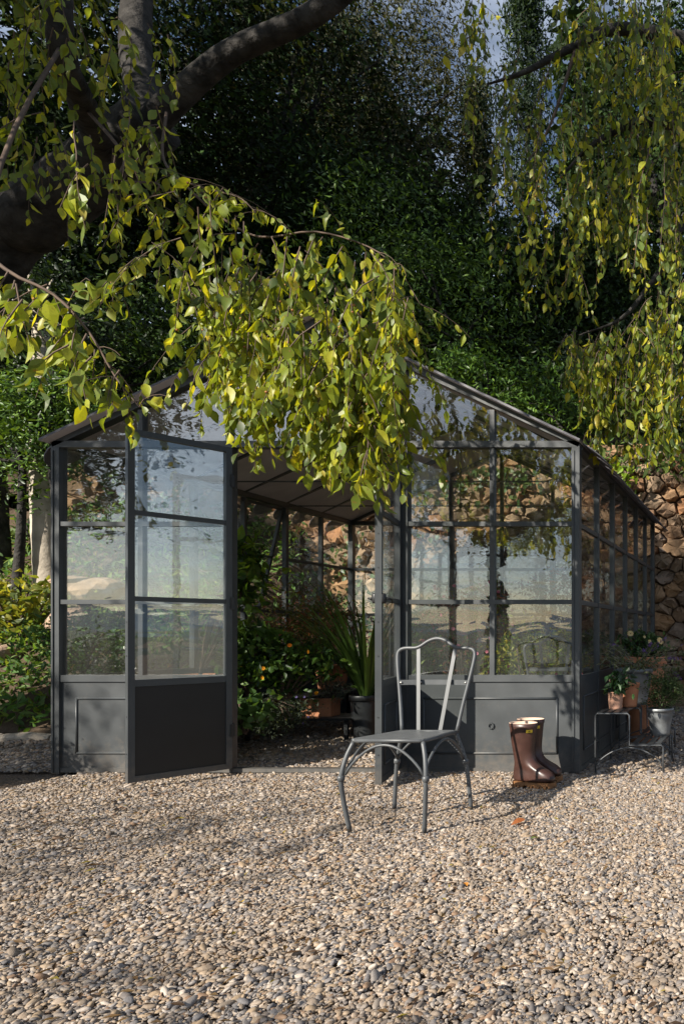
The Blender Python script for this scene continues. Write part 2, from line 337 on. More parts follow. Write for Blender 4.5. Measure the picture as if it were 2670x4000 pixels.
mb = MB(); mb.add([(-4000,-4000,-.012),(4000,-4000,-.012),(4000,-7.5,-.012),(-4000,-7.5,-.012)], [(0,1,2,3)]); struct(mb.build('grassland', M['field']))
def gravel():
    col = bpy.data.collections.new('pebble_shapes')
    for k in range(7):
        import bmesh
        bm = bmesh.new(); bmesh.ops.create_icosphere(bm, subdivisions=2, radius=1)
        ax = [random.uniform(.85, 1.35), random.uniform(.75, 1.0), random.uniform(.42, .75)]
        ph = [random.uniform(0, 6) for _ in range(6)]
        for v in bm.verts:
            d = v.co.copy(); q = 1 + .13*math.sin(2.1*d.x+ph[0]+1.3*d.y) + .11*math.sin(2.7*d.y+ph[1]) + .09*math.sin(3.3*d.z+ph[2]+2*d.x)
            v.co = Vector((d.x*ax[0]*q, d.y*ax[1]*q, d.z*ax[2]*q))
        me = bpy.data.meshes.new('pebble'); bm.to_mesh(me); bm.free()
        me.polygons.foreach_set('use_smooth', [True]*len(me.polygons)); me.materials.append(M['pebble'])
        o = bpy.data.objects.new('pebble_shape', me); col.objects.link(o)
    r = np.random.default_rng(3); pts = []; rad = []
    def area(n, x0, x1, y0, y1, r0, r1, cond=None):
        p = np.stack([r.uniform(x0, x1, n), r.uniform(y0, y1, n)], 1)
        if cond is not None: p = p[cond(p)]
        pts.append(p); rad.append(r.lognormal(0, .36, len(p)).clip(.5, 2.4) * r.uniform(r0, r1, len(p)))
    vis = lambda e: (lambda p: (p[:, 0] > -(p[:, 1] + D) * 1.04 - e) & (p[:, 0] < -(p[:, 1] + D) * .08 + e + .1))
    area(int(17500*3.3*4.6), -4.4, .2, -3.3, 0, .0034, .0070, vis(.12))
    area(int(8500*3.7*6.5), -5.3, 1.2, -3.7, 0, .0045, .0085, lambda p: vis(.8)(p) & ~(vis(.12)(p) & (p[:, 1] > -3.3)))
    area(int(5200*6.6*1.5), -6.3, .3, 0, 1.5, .0065, .0105, vis(.15))
    area(int(2600*7.5*3.0), -7.2, .3, 1.5, 4.4, .010, .0145, lambda p: (p[:, 0] > -4.6) & (p[:, 0] < .3))
    p = np.concatenate(pts); rad = np.concatenate(rad); n = len(p)
    z = .006*np.sin(p[:,0]*5.1+1)*np.sin(p[:,1]*6.3) + .008*np.sin(p[:,0]*2.2+p[:,1]*1.7) - .006 + r.uniform(-.5, .45, n)*rad
    me = bpy.data.meshes.new('gravel'); me.vertices.add(n)
    me.vertices.foreach_set('co', np.column_stack([p, z]).astype(np.float32).ravel())
    for nm, val in (('rot', np.column_stack([r.normal(0, .35, n), r.normal(0, .35, n), r.uniform(0, 6.28, n)])), ('scl', np.column_stack([rad*r.uniform(.9,1.25,n), rad, rad*r.uniform(.8,1.1,n)]))):
        me.attributes.new(nm, 'FLOAT_VECTOR', 'POINT').data.foreach_set('vector', val.astype(np.float32).ravel())
    me.attributes.new('idx', 'INT', 'POINT').data.foreach_set('value', r.integers(0, 7, n).astype(np.int32))
    o = link('gravel', me); me.materials.append(M['pebble'])
    g = bpy.data.node_groups.new('gravel_scatter', 'GeometryNodeTree')
    g.interface.new_socket('Geometry', in_out='INPUT', socket_type='NodeSocketGeometry'); g.interface.new_socket('Geometry', in_out='OUTPUT', socket_type='NodeSocketGeometry')
    N = g.nodes.new; K = g.links.new
    gi, go, ip, ci = N('NodeGroupInput'), N('NodeGroupOutput'), N('GeometryNodeInstanceOnPoints'), N('GeometryNodeCollectionInfo')
    ci.inputs['Collection'].default_value = col; ci.inputs['Separate Children'].default_value = True; ci.inputs['Reset Children'].default_value = True
    ip.inputs['Pick Instance'].default_value = True
    def attr(nm, ty):
        a = N('GeometryNodeInputNamedAttribute'); a.data_type = ty; a.inputs['Name'].default_value = nm; return a.outputs['Attribute']
    e2r = N('FunctionNodeEulerToRotation'); K(attr('rot', 'FLOAT_VECTOR'), e2r.inputs[0])
    K(gi.outputs[0], ip.inputs['Points']); K(ci.outputs[0], ip.inputs['Instance']); K(attr('idx', 'INT'), ip.inputs['Instance Index'])
    K(e2r.outputs[0], ip.inputs['Rotation']); K(attr('scl', 'FLOAT_VECTOR'), ip.inputs['Scale']); K(ip.outputs[0], go.inputs[0])
    md = o.modifiers.new('scatter', 'NODES'); md.node_group = g
    tag(o, 'loose beige and grey rounded gravel covering the forecourt', 'gravel', kind='stuff')
gravel()

def grid(name, xs, ys, fz, m):
    v = [(x, y, fz(x, y)) for y in ys for x in xs]; w = len(xs)
    f = [(j*w+i, j*w+i+1, (j+1)*w+i+1, (j+1)*w+i) for j in range(len(ys)-1) for i in range(w-1)]
    return struct(MB().add(v, f).build(name, m, smooth=True))
def wob(x, y): return .12*math.sin(1.7*x+.6*y)+.08*math.sin(3.1*y-1.1*x)+.05*math.sin(5.3*x+2.2*y)
def bank_z(x, y):
    t = max(0, min(1, (y - 1.45) / 3.2)); e = max(0, min(1, (-5.05 - x) / .5))
    return -.06 + (t * 2.6 + wob(x, y) * min(1, t * 4) + .08) * e
grid('bank', np.linspace(-14, -5.0, 46), np.linspace(1.42, 4.7, 20), bank_z, M['earth'])
WY = 4.25                                                          # face of the stone wall
def hill_z(x, y): return 2.75 + (y - 4.5) * .34 + wob(x, y)
grid('hillside', np.linspace(-30, 22, 60), np.linspace(4.62, 40, 40), hill_z, M['earth'])
# distant hills across the valley, behind the camera: the glass mirrors them
v = []; n = 90
for i in range(n):
    a = math.pi + (i / (n-1)) * math.pi * 1.0; rr = 3000
    h = 75 + 34*math.sin(i*.31) + 22*math.sin(i*.13+1) + 9*math.sin(i*.9)
    v += [(rr*math.cos(a), rr*math.sin(a), -3), (rr*1.15*math.cos(a), rr*1.15*math.sin(a), h)]
struct(MB().add(v, [(2*i, 2*i+2, 2*i+3, 2*i+1) for i in range(n-1)]).build('hills', M['hill'], smooth=True))

# ------------------------------------------------------------------ greenhouse
BAY = .5767; X0 = -4.625; NB = 6; X1 = X0 + 6*BAY; YB = 6*BAY
ZL = [.617, 1.12, 1.633, 2.154]; EAVE = 2.154; APEX = 2.975; XA = (X0 + X1) / 2
SL = (APEX - EAVE) / (XA - X0)
gh = empty('greenhouse', (XA, YB/2, 0), 0, 'dark grey metal framed glass greenhouse with a pitched roof on the gravel', 'greenhouse')
off = Vector((XA, YB/2, 0))
def gp(mbx, name, m, parent=gh, smooth=False, base=off):
    """part of the greenhouse: world-space shape re-centred on its parent"""
    mbx.v = [(p[0]-base[0], p[1]-base[1], p[2]-base[2]) for p in mbx.v]
    return mbx.build(name, m, parent, smooth)
def roofz(x): return EAVE + SL * (XA - abs(x - XA) - X0)
fr = M['frame']
bars_x = [X0 + k*BAY for k in range(7)]
def face_y(y, sgn, door):
    """a gable end at depth y; sgn -1 faces the camera"""
    o = y; d0, d1 = (-.03, .03)
    for k, x in enumerate(bars_x):
        w = .052 if k in (0, 2, 4, 6) else .03
        top = EAVE - .02
        if door and k == 3: pass
        else:
            if k in (0, 6):
                cx = x + (w/2 if k == 0 else -w/2); gp(MB().box((cx-w/2, o+d0, 0), (cx+w/2, o+d1, top)).box((cx-w/2+.016, o+sgn*.034-.004, 0), (cx-w/2+.019, o+sgn*.034+.004, top-.02)), 'post', fr)
            elif k in (2, 4): gp(MB().box((x-w/2, o+d0, 0), (x+w/2, o+d1, top)), 'post', fr)
            else: gp(MB().box((x-.0155, o-.02, ZL[0]), (x+.0155, o+.02, top)), 'glazing_bar', fr)
        if 0 < k < 6:                                             # gable upright
            gp(MB().box((x-.016, o-.022, EAVE+.022), (x+.016, o+.022, roofz(x)-.045)), 'gable_bar', fr)
    gp(MB().box((X0, o-.031, EAVE-.02), (X1, o+.031, EAVE+.022)), 'tie_rail', fr)
    secs = [(0, 2), (4, 6)] if door else [(0, 2), (2, 4), (4, 6)]
    for a, b in secs:
        xa = bars_x[a] + (.052 if a == 0 else .026); xb = bars_x[b] - (.052 if b == 6 else .026)
        for z in ZL[:3]:
            h = .022 if z == ZL[0] else .0145
            gp(MB().box((xa, o-.0225, z-h), (xb, o+.0225, z+h)), 'rail', fr)
        gp(MB().box((xa, o-.0225, 0.0), (xb, o+.0225, .03)), 'bottom_rail', fr)
        lp = gp(MB().box((xa, o-.010, .03), (xb, o+.010, ZL[0]-.022)), 'lower_panel', fr)
        mx0, mx1, mz0, mz1 = xa+.10, xb-.10, .125, .485; yy = o + sgn*.0125
        mo = MB()
        for p, q in (((mx0,yy,mz0),(mx1,yy,mz0)), ((mx0,yy,mz1),(mx1,yy,mz1)), ((mx0,yy,mz0),(mx0,yy,mz1)), ((mx1,yy,mz0),(mx1,yy,mz1))): mo.tube([p, q], .0075, 8)
        gp(mo, 'moulding', fr, lp, True)
        # panes of this section
        mid = bars_x[a+1]
        for (p0, p1) in ((xa, mid-.0155), (mid+.0155, xb)):
            for z0, z1 in zip([ZL[0]+.022, ZL[1]+.0145, ZL[2]+.0145], [ZL[1]-.0145, ZL[2]-.0145, EAVE-.02]):
                gp(MB().box((p0-.004, o-.002, z0-.004), (p1+.004, o+.002, z1+.004)), 'pane', M['glass'])
    # gable panes
    for k in range(6):
        xa, xb = bars_x[k] + .016, bars_x[k+1] - .016; zb = EAVE + .018
        za, zc = roofz(xa)-.05, roofz(xb)-.05
        if k == 0: xa = X0 + (zb + .03 - EAVE + .05)/SL; za = zb + .005
        if k == 5: xb = X1 - (zb + .03 - EAVE + .05)/SL; zc = zb + .005
        q = [(xa,o-.002,zb),(xb,o-.002,zb),(xb,o-.002,zc),(xa,o-.002,za)]; q2 = [(p[0], o+.002, p[2]) for p in q]
        gp(MB().add(q+q2, [(0,1,2,3),(7,6,5,4),(0,4,5,1),(1,5,6,2),(2,6,7,3),(3,7,4,0)]), 'gable_pane', M['glass'])
    for s0 in (X0, X1):
        gp(MB().bar((s0, o, EAVE+.003), (XA, o, APEX-.022), .062, .045, (0,0,1)), 'gable_rafter', fr)
face_y(0, -1, True); face_y(YB, 1, False)
gp(MB().box((bars_x[2]+.026, -.025, 0), (bars_x[4]-.026, .025, .026)), 'door_sill', fr)
def side_x(x, sgn):
    for k in range(1, 6):
        y = k*BAY; w = .022 if k % 2 == 0 else .015
        gp(MB().box((x-.02, y-w, 0.03), (x+.02, y+w, EAVE-.02)), 'side_post', fr)
    gp(MB().box((x-.03, .031, EAVE-.02), (x+.03, YB-.031, EAVE+.03)), 'eave_beam', fr)
    gp(MB().box((x-.021, .031, 0), (x+.021, YB-.031, .03)), 'bottom_rail', fr)
    for k in range(6):
        ya = k*BAY + (.03 if k == 0 else .022 if k % 2 == 0 else .015); yb = (k+1)*BAY - (.03 if k == 5 else .022 if (k+1) % 2 == 0 else .015)
        vent = (sgn < 0 and k == 3)
        for z in (ZL[0], ZL[1], ZL[2]):
            if vent and z == ZL[2]: continue
            gp(MB().box((x-.0155, ya, z-.014), (x+.0155, yb, z+.014)), 'rail', fr)
        for j, (z0, z1) in enumerate(zip([ZL[0]+.014, ZL[1]+.014, ZL[2]+.014], [ZL[1]-.014, ZL[2]-.014, EAVE-.02])):
            if vent and j > 0: continue
            gp(MB().box((x-.002, ya-.003, z0-.003), (x+.002, yb+.003, z1+.003)), 'pane', M['glass_side'])
        if vent:                                                  # top-hung window standing open outwards
            w = gp(MB().box((0,0,0),(.026,.026,-1.0)).box((0,yb-ya-.026,0),(.026,yb-ya,-1.0)).box((0,.026,-.026),(.026,yb-ya-.026,0)).box((0,.026,-1.0),(.026,yb-ya-.026,-.974)).box((0,.026,-.5),(.024,yb-ya-.026,-.476)), 'window', fr, gh, base=(0,0,0))
            w.location = Vector((x-.02, ya, EAVE-.025)) - off; w.rotation_euler = (0, math.radians(13), 0)
            for z0, z1 in ((-.973,-.501),(-.475,-.027)): MB().box((.011,.025,z0),(.015,yb-ya-.025,z1)).build('pane', M['glass_side'], w)
    for k in range(3):
        ya, yb = 2*k*BAY + (.03 if k == 0 else .022), 2*(k+1)*BAY - (.03 if k == 2 else .022)
        lp = gp(MB().box((x-.009, ya, .03), (x+.009, yb, ZL[0]-.014)), 'lower_panel', fr)
        mo = MB(); xx = x + sgn*.012; a, b, c, d = ya+.10, yb-.10, .125, .485
        for p, q in (((xx,a,c),(xx,b,c)), ((xx,a,d),(xx,b,d)), ((xx,a,c),(xx,a,d)), ((xx,b,c),(xx,b,d))): mo.tube([p, q], .007, 8)
        gp(mo, 'moulding', fr, lp, True)
side_x(X0+.022, -1); side_x(X1-.022, 1)
# roof
gp(MB().box((XA-.025, .032, APEX-.06), (XA+.025, YB-.032, APEX-.01)), 'ridge_beam', fr)
for k in range(1, 6):
    for s0 in (X0, X1): gp(MB().bar((s0, k*BAY, EAVE+.035), (XA-.026*(1 if s0 < XA else -1), k*BAY, APEX-.032), .03, .045), 'rafter', fr)
for k in (2, 4):
    gp(MB().tube([(X0+.03, k*BAY, EAVE), (X1-.03, k*BAY, EAVE)], .006, 8), 'tie_rod', fr)
    gp(MB().tube([(XA, k*BAY, EAVE), (XA, k*BAY, APEX-.06)], .006, 8).lathe([(.002,-.03),(.018,-.012),(.018,.012),(.002,.03)], (XA, k*BAY, EAVE), 10), 'king_rod', fr)
nx = 1/math.hypot(1, SL)
for s in (-1, 1):
    up = Vector((s*SL*nx, 0, nx)); dn = Vector((s*nx, 0, -SL*nx))         # normal, down-slope
    ridge = Vector((XA, 0, APEX + .012))
    Ls = (XA - X0)/nx + .015
    for k in range(6):
        ya = k*BAY + .003 - (.10 if k == 0 else 0); yb = (k+1)*BAY - .003 + (.08 if k == 5 else 0)
        b = [ridge + dn*.012, ridge + dn*Ls]
        vs = []
        for h in (0, .014):
            for q in b:
                for y in (ya, yb): vs.append(q + up*h + Vector((0, y, 0)))
        pn = MB(); pn.add(vs, [(0,1,3,2)], 1); pn.add(vs, [(4,6,7,5),(0,4,5,1),(1,5,7,3),(3,7,6,2),(2,6,4,0)], 0)
        gp(pn, 'roof_panel', [M['roof'], M['ceiling']])
    tl = MB(); nseg = 9; hw = BAY/4 - .012
    for i in range(nseg+1):                                       # rounded drip tile, hung along the eave
        a = math.pi * i / nseg; u_ = -math.cos(a)*hw; w_ = math.sin(a)*.17
        q = dn*w_ + Vector((0, u_, -w_*w_*1.6)); tl.v += [tuple(q), tuple(q + up*.007)]
    m_ = nseg+1; tl.f = [tuple(2*i for i in range(m_))[::(1 if s < 0 else -1)], tuple(2*i+1 for i in range(m_))[::(-1 if s < 0 else 1)]] + [(2*i, 2*((i+1) % m_), 2*((i+1) % m_)+1, 2*i+1) for i in range(m_)]; tl.m = [0]*len(tl.f)
    first = None
    for k in range(12):
        loc = ridge + dn*(Ls+.001) + up*.004 + Vector((0, (k+.5)*BAY/2, 0)) - off
        if first is None: first = tl.build('eave_tile', M['roof'], gh); o = first
        else: o = link('eave_tile', first.data, gh)
        o.location = loc
gp(MB().box((XA-.05, -.10, APEX+.018), (XA+.05, YB+.08, APEX+.032)), 'ridge_cap', M['roof'])

def door(hx, ang, wd, out, label):
    """local x runs from hinge to free edge; out = side of the outer face"""
    H0, H1 = .03, EAVE-.028; st = .034
    d = MB().box((0,-.018,H0),(st,.018,H1)).box((wd-st,-.018,H0),(wd,.018,H1)).box((st,-.018,H0),(wd-st,.018,H0+.035)).box((st,-.018,H1-.034),(wd-st,.018,H1))
    d.box((st,-.016,ZL[0]-.02),(wd-st,.016,ZL[0]+.02)).box((st,-.012,ZL[1]-.014),(wd-st,.012,ZL[1]+.014)).box((st,-.012,ZL[2]-.014),(wd-st,.012,ZL[2]+.014))
    o = d.build('door', fr, gh); o.location = Vector((hx, -.036, 0)) - off; o.rotation_euler = (0, 0, math.radians(ang)); o['label'] = label
    for z0, z1 in ((ZL[0]+.02, ZL[1]-.014), (ZL[1]+.014, ZL[2]-.014), (ZL[2]+.014, H1-.034)):
        MB().box((st-.004,-.002,z0-.003),(wd-st+.004,.002,z1+.003)).build('pane', M['glass'], o)
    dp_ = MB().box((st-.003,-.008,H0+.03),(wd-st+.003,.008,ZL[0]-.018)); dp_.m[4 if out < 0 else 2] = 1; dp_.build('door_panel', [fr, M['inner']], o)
    mo = MB(); y = out*.0105; a, b, c, e = st+.07, wd-st-.07, .13, .485
    for p, q in (((a,y,c),(b,y,c)),((a,y,e),(b,y,e)),((a,y,c),(a,y,e)),((b,y,c),(b,y,e))): mo.tube([p, q], .007, 8)
    mo.build('moulding', fr, o, True)
    for z in (.28, 1.11, 1.91):
        MB().box((-.012,-.024,z-.04),(.012,.024,z+.04)).lathe([(.009,-.05),(.011,-.046),(.011,.046),(.009,.05)], (-.006, 0, z), 10).build('hinge', M['hinge'], o)
    for z in (.2, .42, .78, .98, 1.3, 1.5, 1.8, 2.0):
        MB().lathe([(.004,-.001),(.004,.001)], (0,0,0), 8).build('screw', M['hinge'], o).matrix_basis = Matrix.Translation((wd+.001, 0, z)) @ Matrix.Rotation(math.pi/2, 4, 'Y')
    return o, wd
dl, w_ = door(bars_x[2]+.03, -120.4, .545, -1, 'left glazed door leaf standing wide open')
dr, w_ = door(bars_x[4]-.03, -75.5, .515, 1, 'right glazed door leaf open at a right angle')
for s in (-1, 1): MB().tube([(w_-.02, s*.02, ZL[1]), (w_-.02, s*.045, ZL[1]), (w_-.02, s*.055, ZL[1]), (w_-.09, s*.055, ZL[1]-.004), (w_-.115, s*.05, ZL[1]-.02)], .0065, 8).lathe([(.016,-.03),(.02,-.02),(.02,.02),(.016,.03)], (w_-.02, s*.019, ZL[1]), 10).build('handle', M['hinge'], dr, True)
# little cast rosette on the right front panel
ro = MB(); rc = P(1916, 2835, -.014)
for i in range(9):
    a = 2*math.pi*i/9; c = rc + Vector((.017*math.cos(a), 0, .017*math.sin(a))); ro.tube([c+Vector((0,.006,0)), c+Vector((0,-.008,0))], .0055, 7)
gp(ro, 'rosette', M['frame'])

# ------------------------------------------------------------------ stone retaining wall
def stone_wall():
    r = np.random.default_rng(11); X_, X2, ZB, ZT = -8.6, 1.0, -.1, 3.25
    pts = []
    x = X_
    tries = 0
    while tries < 9000:
        tries += 1
        q = (r.uniform(X_, X2), r.uniform(ZB, ZT)); base = .34 if q[0] < -4.2 else .20
        rad = base * r.uniform(.42, 1.25)
        if all((q[0]-p[0])**2 + ((q[1]-p[1])*1.3)**2 > ((rad+p[2])*.5)**2 for p in pts): pts.append((*q, rad))
    A = np.array(pts); root = empty('stone_wall', ((X_+X2)/2, WY, 0), 0, 'tall rough tan rubble stone retaining wall behind the greenhouse', 'stone wall')
    MB().box((X_, WY+.06, -.1), (X2, WY+.38, ZT-.28)).build('core', M['mortar'], None)
    core = bpy.context.scene.objects['core']; core.parent = root; core.location = -Vector(root.location)
    cells = []
    for i, (cx, cz, rd) in enumerate(pts):
        poly = [(X_, ZB), (X2, ZB), (X2, ZT), (X_, ZT)]
        for j in np.argsort((A[:,0]-cx)**2 + (A[:,1]*1.3-cz*1.3)**2)[1:18]:
            qx, qz, qr = pts[j]; dx, dz = qx-cx, (qz-cz)*1.3; dd = dx*dx+dz*dz
            t = .5 + (rd*rd - qr*qr)/(2*dd) * .5; mx_, mz_ = cx+dx*t, cz+(qz-cz)*t; dz = dz*1.3; out = []
            for a in range(len(poly)):
                p, q = poly[a], poly[(a+1) % len(poly)]
                sp = (p[0]-mx_)*dx+(p[1]-mz_)*dz; sq = (q[0]-mx_)*dx+(q[1]-mz_)*dz
                if sp <= 0: out.append(p)
                if sp*sq < 0: tt = sp/(sp-sq); out.append((p[0]+(q[0]-p[0])*tt, p[1]+(q[1]-p[1])*tt))
            poly = out
            if len(poly) < 3: break
        if len(poly) >= 3: cells.append(poly)
    stones = []
    for poly in cells:
        pl = [Vector((p[0], 0, p[1])) for p in poly]
        # densify and roughen the outline
        ring = []
        for a in range(len(pl)):
            p, q = pl[a], pl[(a+1) % len(pl)]; k = 3 if (q-p).length > .10 else 1
            if (q-p).length < .012: continue
            for t in range(k): ring.append(p.lerp(q, t/k))
        if len(ring) < 5: continue
        c = sum(ring, Vector())/len(ring); size = max((p-c).length for p in ring); gap = .006 + r.uniform(0, .007)
        push = r.uniform(.03, .10); tilt = r.normal(0, .24, 2); n = len(ring); vs = []
        prof = [(1.0, .14, 0), (1.0, .0, 0), (.95, -push*.7, .007), (.74, -push*.95, .013)]
        for sc, dy, jit in prof:
            for p in ring:
                d = p - c; ln = d.length; k = max(.2, (ln-gap)/ln) * sc
                q = c + d*k; vs.append(Vector((q.x + r.normal(0, jit+.002), dy + (d.x*tilt[0]+d.z*tilt[1])*(1 if dy < 0 else 0) + r.normal(0, jit), q.z + r.normal(0, jit+.002))))
        vs.append(Vector((c.x, -push*1.05 + r.normal(0, .012), c.z)))
        fs = [(k*n+j, k*n+(j+1) % n, (k+1)*n+(j+1) % n, (k+1)*n+j) for k in range(3) for j in range(n)] + [(3*n+j, 3*n+(j+1) % n, 4*n) for j in range(n)]
        stones.append((c, size, vs, fs))
    # the ones that show largest: right of the greenhouse and through the doorway first
    def score(s):
        x, z = s[0].x, s[0].z; px = PX + x*F/(D+WY)
        return s[1] + (.25 if px > 2240 else .18 if 880 < px < 1500 and z > 1.0 else .05 if px > 1500 else 0) - (.4 if px > 2700 or px < -50 else 0)
    stones.sort(key=score, reverse=True); ro = Vector(root.location); mass = MB(); pk = []
    for i, (c, sz, vs, fs) in enumerate(stones):
        if i < 300:
            o = MB().add([v - Vector((c.x, 0, c.z)) for v in vs], fs).build('stone', M['stone'], root); o.location = Vector((c.x, WY, c.z)) - ro
        else:
            mass.add([v + Vector((0, WY, 0)) - ro for v in vs], fs); pk += [r.random()]*len(vs)
    if mass.v:
        o = mass.build('stones', M['stone_mass'], root); o.data.attributes.new('pick', 'FLOAT', 'POINT').data.foreach_set('value', pk); tag(o, kind='stuff')
    print('stones', len(stones))
stone_wall()

# ------------------------------------------------------------------ trees
def np3(v): return np.array([v[0], v[1], v[2]], float)
HACK = [(.10,.15,.022),(.20,.25,.025),(.36,.38,.03),(.50,.47,.04),(.56,.47,.08),(.06,.095,.028),(.14,.20,.045)]
HACKW = [3,3,2.4,1.4,.5,2.6,1.8]
HACKL = [(.14,.19,.024),(.22,.27,.027),(.33,.36,.03),(.43,.42,.04),(.50,.43,.08),(.08,.12,.03),(.17,.23,.045)]
def droop(p, d, length, n, sag):
    """a hanging twig: leaves its branch along d and bends down under its own weight"""
    pts = [Vector(p)]; d = Vector(d).normalized(); st = length/n
    for i in range(n):
        d = (d + Vector((random.gauss(0,.08), random.gauss(0,.08), -sag + random.gauss(0,.05)))).normalized(); pts.append(pts[-1] + d*st)
    return pts
class Hang:
    """collects twigs and leaves of one tree's hanging branches"""
    def __init__(s): s.tw = MB(); s.p = []; s.a = []; s.s = []; s.fr = []
    def strand(s, p, d, length, size, step, sag=.3, r0=.003):
        n = max(4, int(length/.09)); pts = droop(p, d, length, n, sag); s.tw.tube(pts, [lerp(r0, .0008, i/n) for i in range(n+1)], 4, cap=False)
        k = int(length/step)
        for i in range(k):
            t = (i + random.random()*.7)/k * n; j = min(n-1, int(t)); q = pts[j].lerp(pts[j+1], t-j); ax = (pts[j+1]-pts[j]).normalized()
            side = Vector((random.gauss(0,1), random.gauss(0,1), 0)).normalized()
            dr_ = (side*random.uniform(.25,.95) + Vector((0,0,-1))*random.uniform(.5,1.25) + ax*.35).normalized()
            s.p.append(tuple(q + dr_*.008)); s.a.append(tuple(dr_)); s.s.append(size*random.choice((random.uniform(.4,.75), random.uniform(.7,1.2))))
            if random.random() < .05: s.fr.append(q + dr_*.02 + Vector((0,0,-.012)))
    def curtain(s, cols, y, size, step=.034, per=4, jit=60, dy=.18, gap=0):
        """cols: (px, top py, bottom py) columns of the hanging curtain at depth y"""
        for (px, t, b) in cols:
            for _ in range(per):
                x = px + random.uniform(-jit, jit); yy = y + random.gauss(0, dy); sc = (D+yy)/F
                f = random.uniform(0, .55) if _ else 0; tt = lerp(t, b, f) + random.uniform(-20, 20)
                ln = min((lerp(b, t, 0)-tt) * random.uniform(.55, 1.0), 620) * sc
                if ln < .1: continue
                s.strand(P(x, tt, yy), (random.gauss(-.06,.22), random.gauss(0,.3), random.uniform(-.8,0)), ln, size, step, random.uniform(.22,.42))
    def branch(s, pts, r0, r1, n=26):
        q = bez(pts, n); s.tw.tube(q, [lerp(r0, r1, i/(len(q)-1)) for i in range(len(q))], 6)
        for p in q[len(q)//2:]:
            for _ in range(1): s.strand(p, (random.gauss(0,.6), random.gauss(0,.5), random.uniform(-.4,.5)), random.uniform(.10,.28), .07, .03, .3, .002)
        return q
    def finish(s, root, n_parts, cols=HACK, wts=HACKW):
        off_ = Vector(root.location); s.tw.v = [tuple(Vector(v)-off_) for v in s.tw.v]; s.tw.build('twigs', M['twig'], root, True)['kind'] = 'stuff'
        pos = np.array(s.p); A = np.array(s.a); sz = np.array(s.s)
        c = pick_cols(len(pos), cols, wts); fr_ = frames(A); g = RNG.integers(0, 3, len(pos))
        for k, tm in enumerate((LT, leaf_template(.42, .26, .16), leaf_template(.56, -.10, .04))): foliage(root, pos[g == k], fr_[g == k], sz[g == k], c[g == k], tm, M['leaf'], n_parts // 3)
        bm_ = MB()
        for q in s.fr[:160]: bm_.lathe([(.001,-.0055),(.005,-.003),(.0058,0),(.005,.003),(.001,.0055)], q-off_, 6)
        if s.fr: tag(bm_.build('berries', mat('berry', (.30,.12,.03), .5), root, True), kind='stuff')

# --- the leaning hackberry at the left
trL = empty('hackberry_tree', (-7.6, .5, 0), 0, 'large leaning hackberry tree with grey limbs and yellowing leaves at left', 'tree')
def wood(name, root, pts, rads, n=14, m='bark', rough=.03, k=40):
    q = bez(pts, k); off_ = Vector(root.location); t = len(rads)-1
    rr = []
    for i in range(len(q)):
        f = i/(len(q)-1)*t; j = min(t-1, int(f)); rr.append(lerp(rads[j], rads[j+1], f-j))
    return MB().tube([p-off_ for p in q], rr, n, rough=rough).build(name, M[m], root, True)
fork = P(600, 470, .1)
wood('trunk', trL, [(-7.6,.5,-.1), (-7.2,.45,1.2), P(-60,1010,.4), P(130,850,.3), P(400,640,.2), fork], [.30,.25,.215,.20,.185,.17], 18)
wood('limb', trL, [P(585,500,.1), P(640,430,.08), P(900,210,0), P(1250,40,-.1), P(1600,-260,-.1), P(2050,-420,0)], [.095,.085,.070,.064,.055,.04], 14)
wood('limb', trL, [P(590,500,.12), P(545,300,.3), P(530,100,.5), P(560,-200,.8), P(640,-700,1.4)], [.11,.10,.095,.085,.06], 14)
wood('limb', trL, [P(420,620,.2), P(330,420,-.4), P(240,180,-.9), P(250,-300,-1.0)], [.10,.075,.06,.04], 10)
hl = Hang()
# arching boughs that carry the curtains
hl.branch([P(650,440,0), P(635,600,-.5), P(690,690,-.9), P(800,735,-1.2), P(930,770,-1.3), P(1000,830,-1.33)], .009, .002)
hl.branch([P(690,690,-.9), P(840,830,-1.1), P(1010,925,-1.2), P(1230,905,-1.25), P(1440,965,-1.3), P(1560,1060,-1.3), P(1640,1190,-1.3)], .007, .002)
hl.branch([P(240,180,-.9), P(60,500,-1.6), P(-60,900,-2.1), P(20,1050,-2.2), P(210,1150,-2.2), P(350,1300,-2.2), P(450,1470,-2.2), P(545,1590,-2.2)], .010, .002)
hl.branch([P(330,420,-.4), P(480,600,-.9), P(470,700,-1.0), P(620,720,-1.1), P(560,800,-1.1)], .010, .003)
hl.curtain([(480,1080,1260),(560,950,1290),(650,830,1280),(720,750,1440),(790,730,1560),(860,730,1640),(930,830,1800)], -1.3, .074, per=5, step=.031, jit=45)
hl.curtain([(960,1000,1840),(1040,930,1600),(1120,930,1650),(1200,915,1800),(1260,915,1880),(1330,950,1900),(1390,970,1960),(1450,1000,1980),(1500,1040,1930),(1540,1080,1700),(1575,1130,1400),(1600,1190,1300)], -1.28, .078, per=12, step=.027, jit=40)
hl.curtain([(1000,1350,1800),(1250,1450,1930),(1380,1500,2000),(1450,1500,2000),(1330,1400,1850),(1180,1300,1700),(1080,1250,1650),(870,1250,1640),(1420,1450,1980),(1480,1350,1960),(1540,1250,1760),(1290,1300,1850)], -1.25, .078, per=11, step=.026, jit=42)
hl.curtain([(20,1060,1420),(90,1090,1450),(170,1130,1400),(240,1190,1640),(310,1270,1500),(380,1380,1600),(440,1450,1640),(500,1520,1640)], -2.2, .090, per=5, step=.032, jit=34, dy=.12)
hl.curtain([(30,250,800),(120,250,880),(200,420,880),(270,480,1000),(350,520,900),(440,560,1020),(500,420,860),(580,420,840),(650,480,760)], -1.0, .074, per=4, step=.034, jit=45, dy=.3)
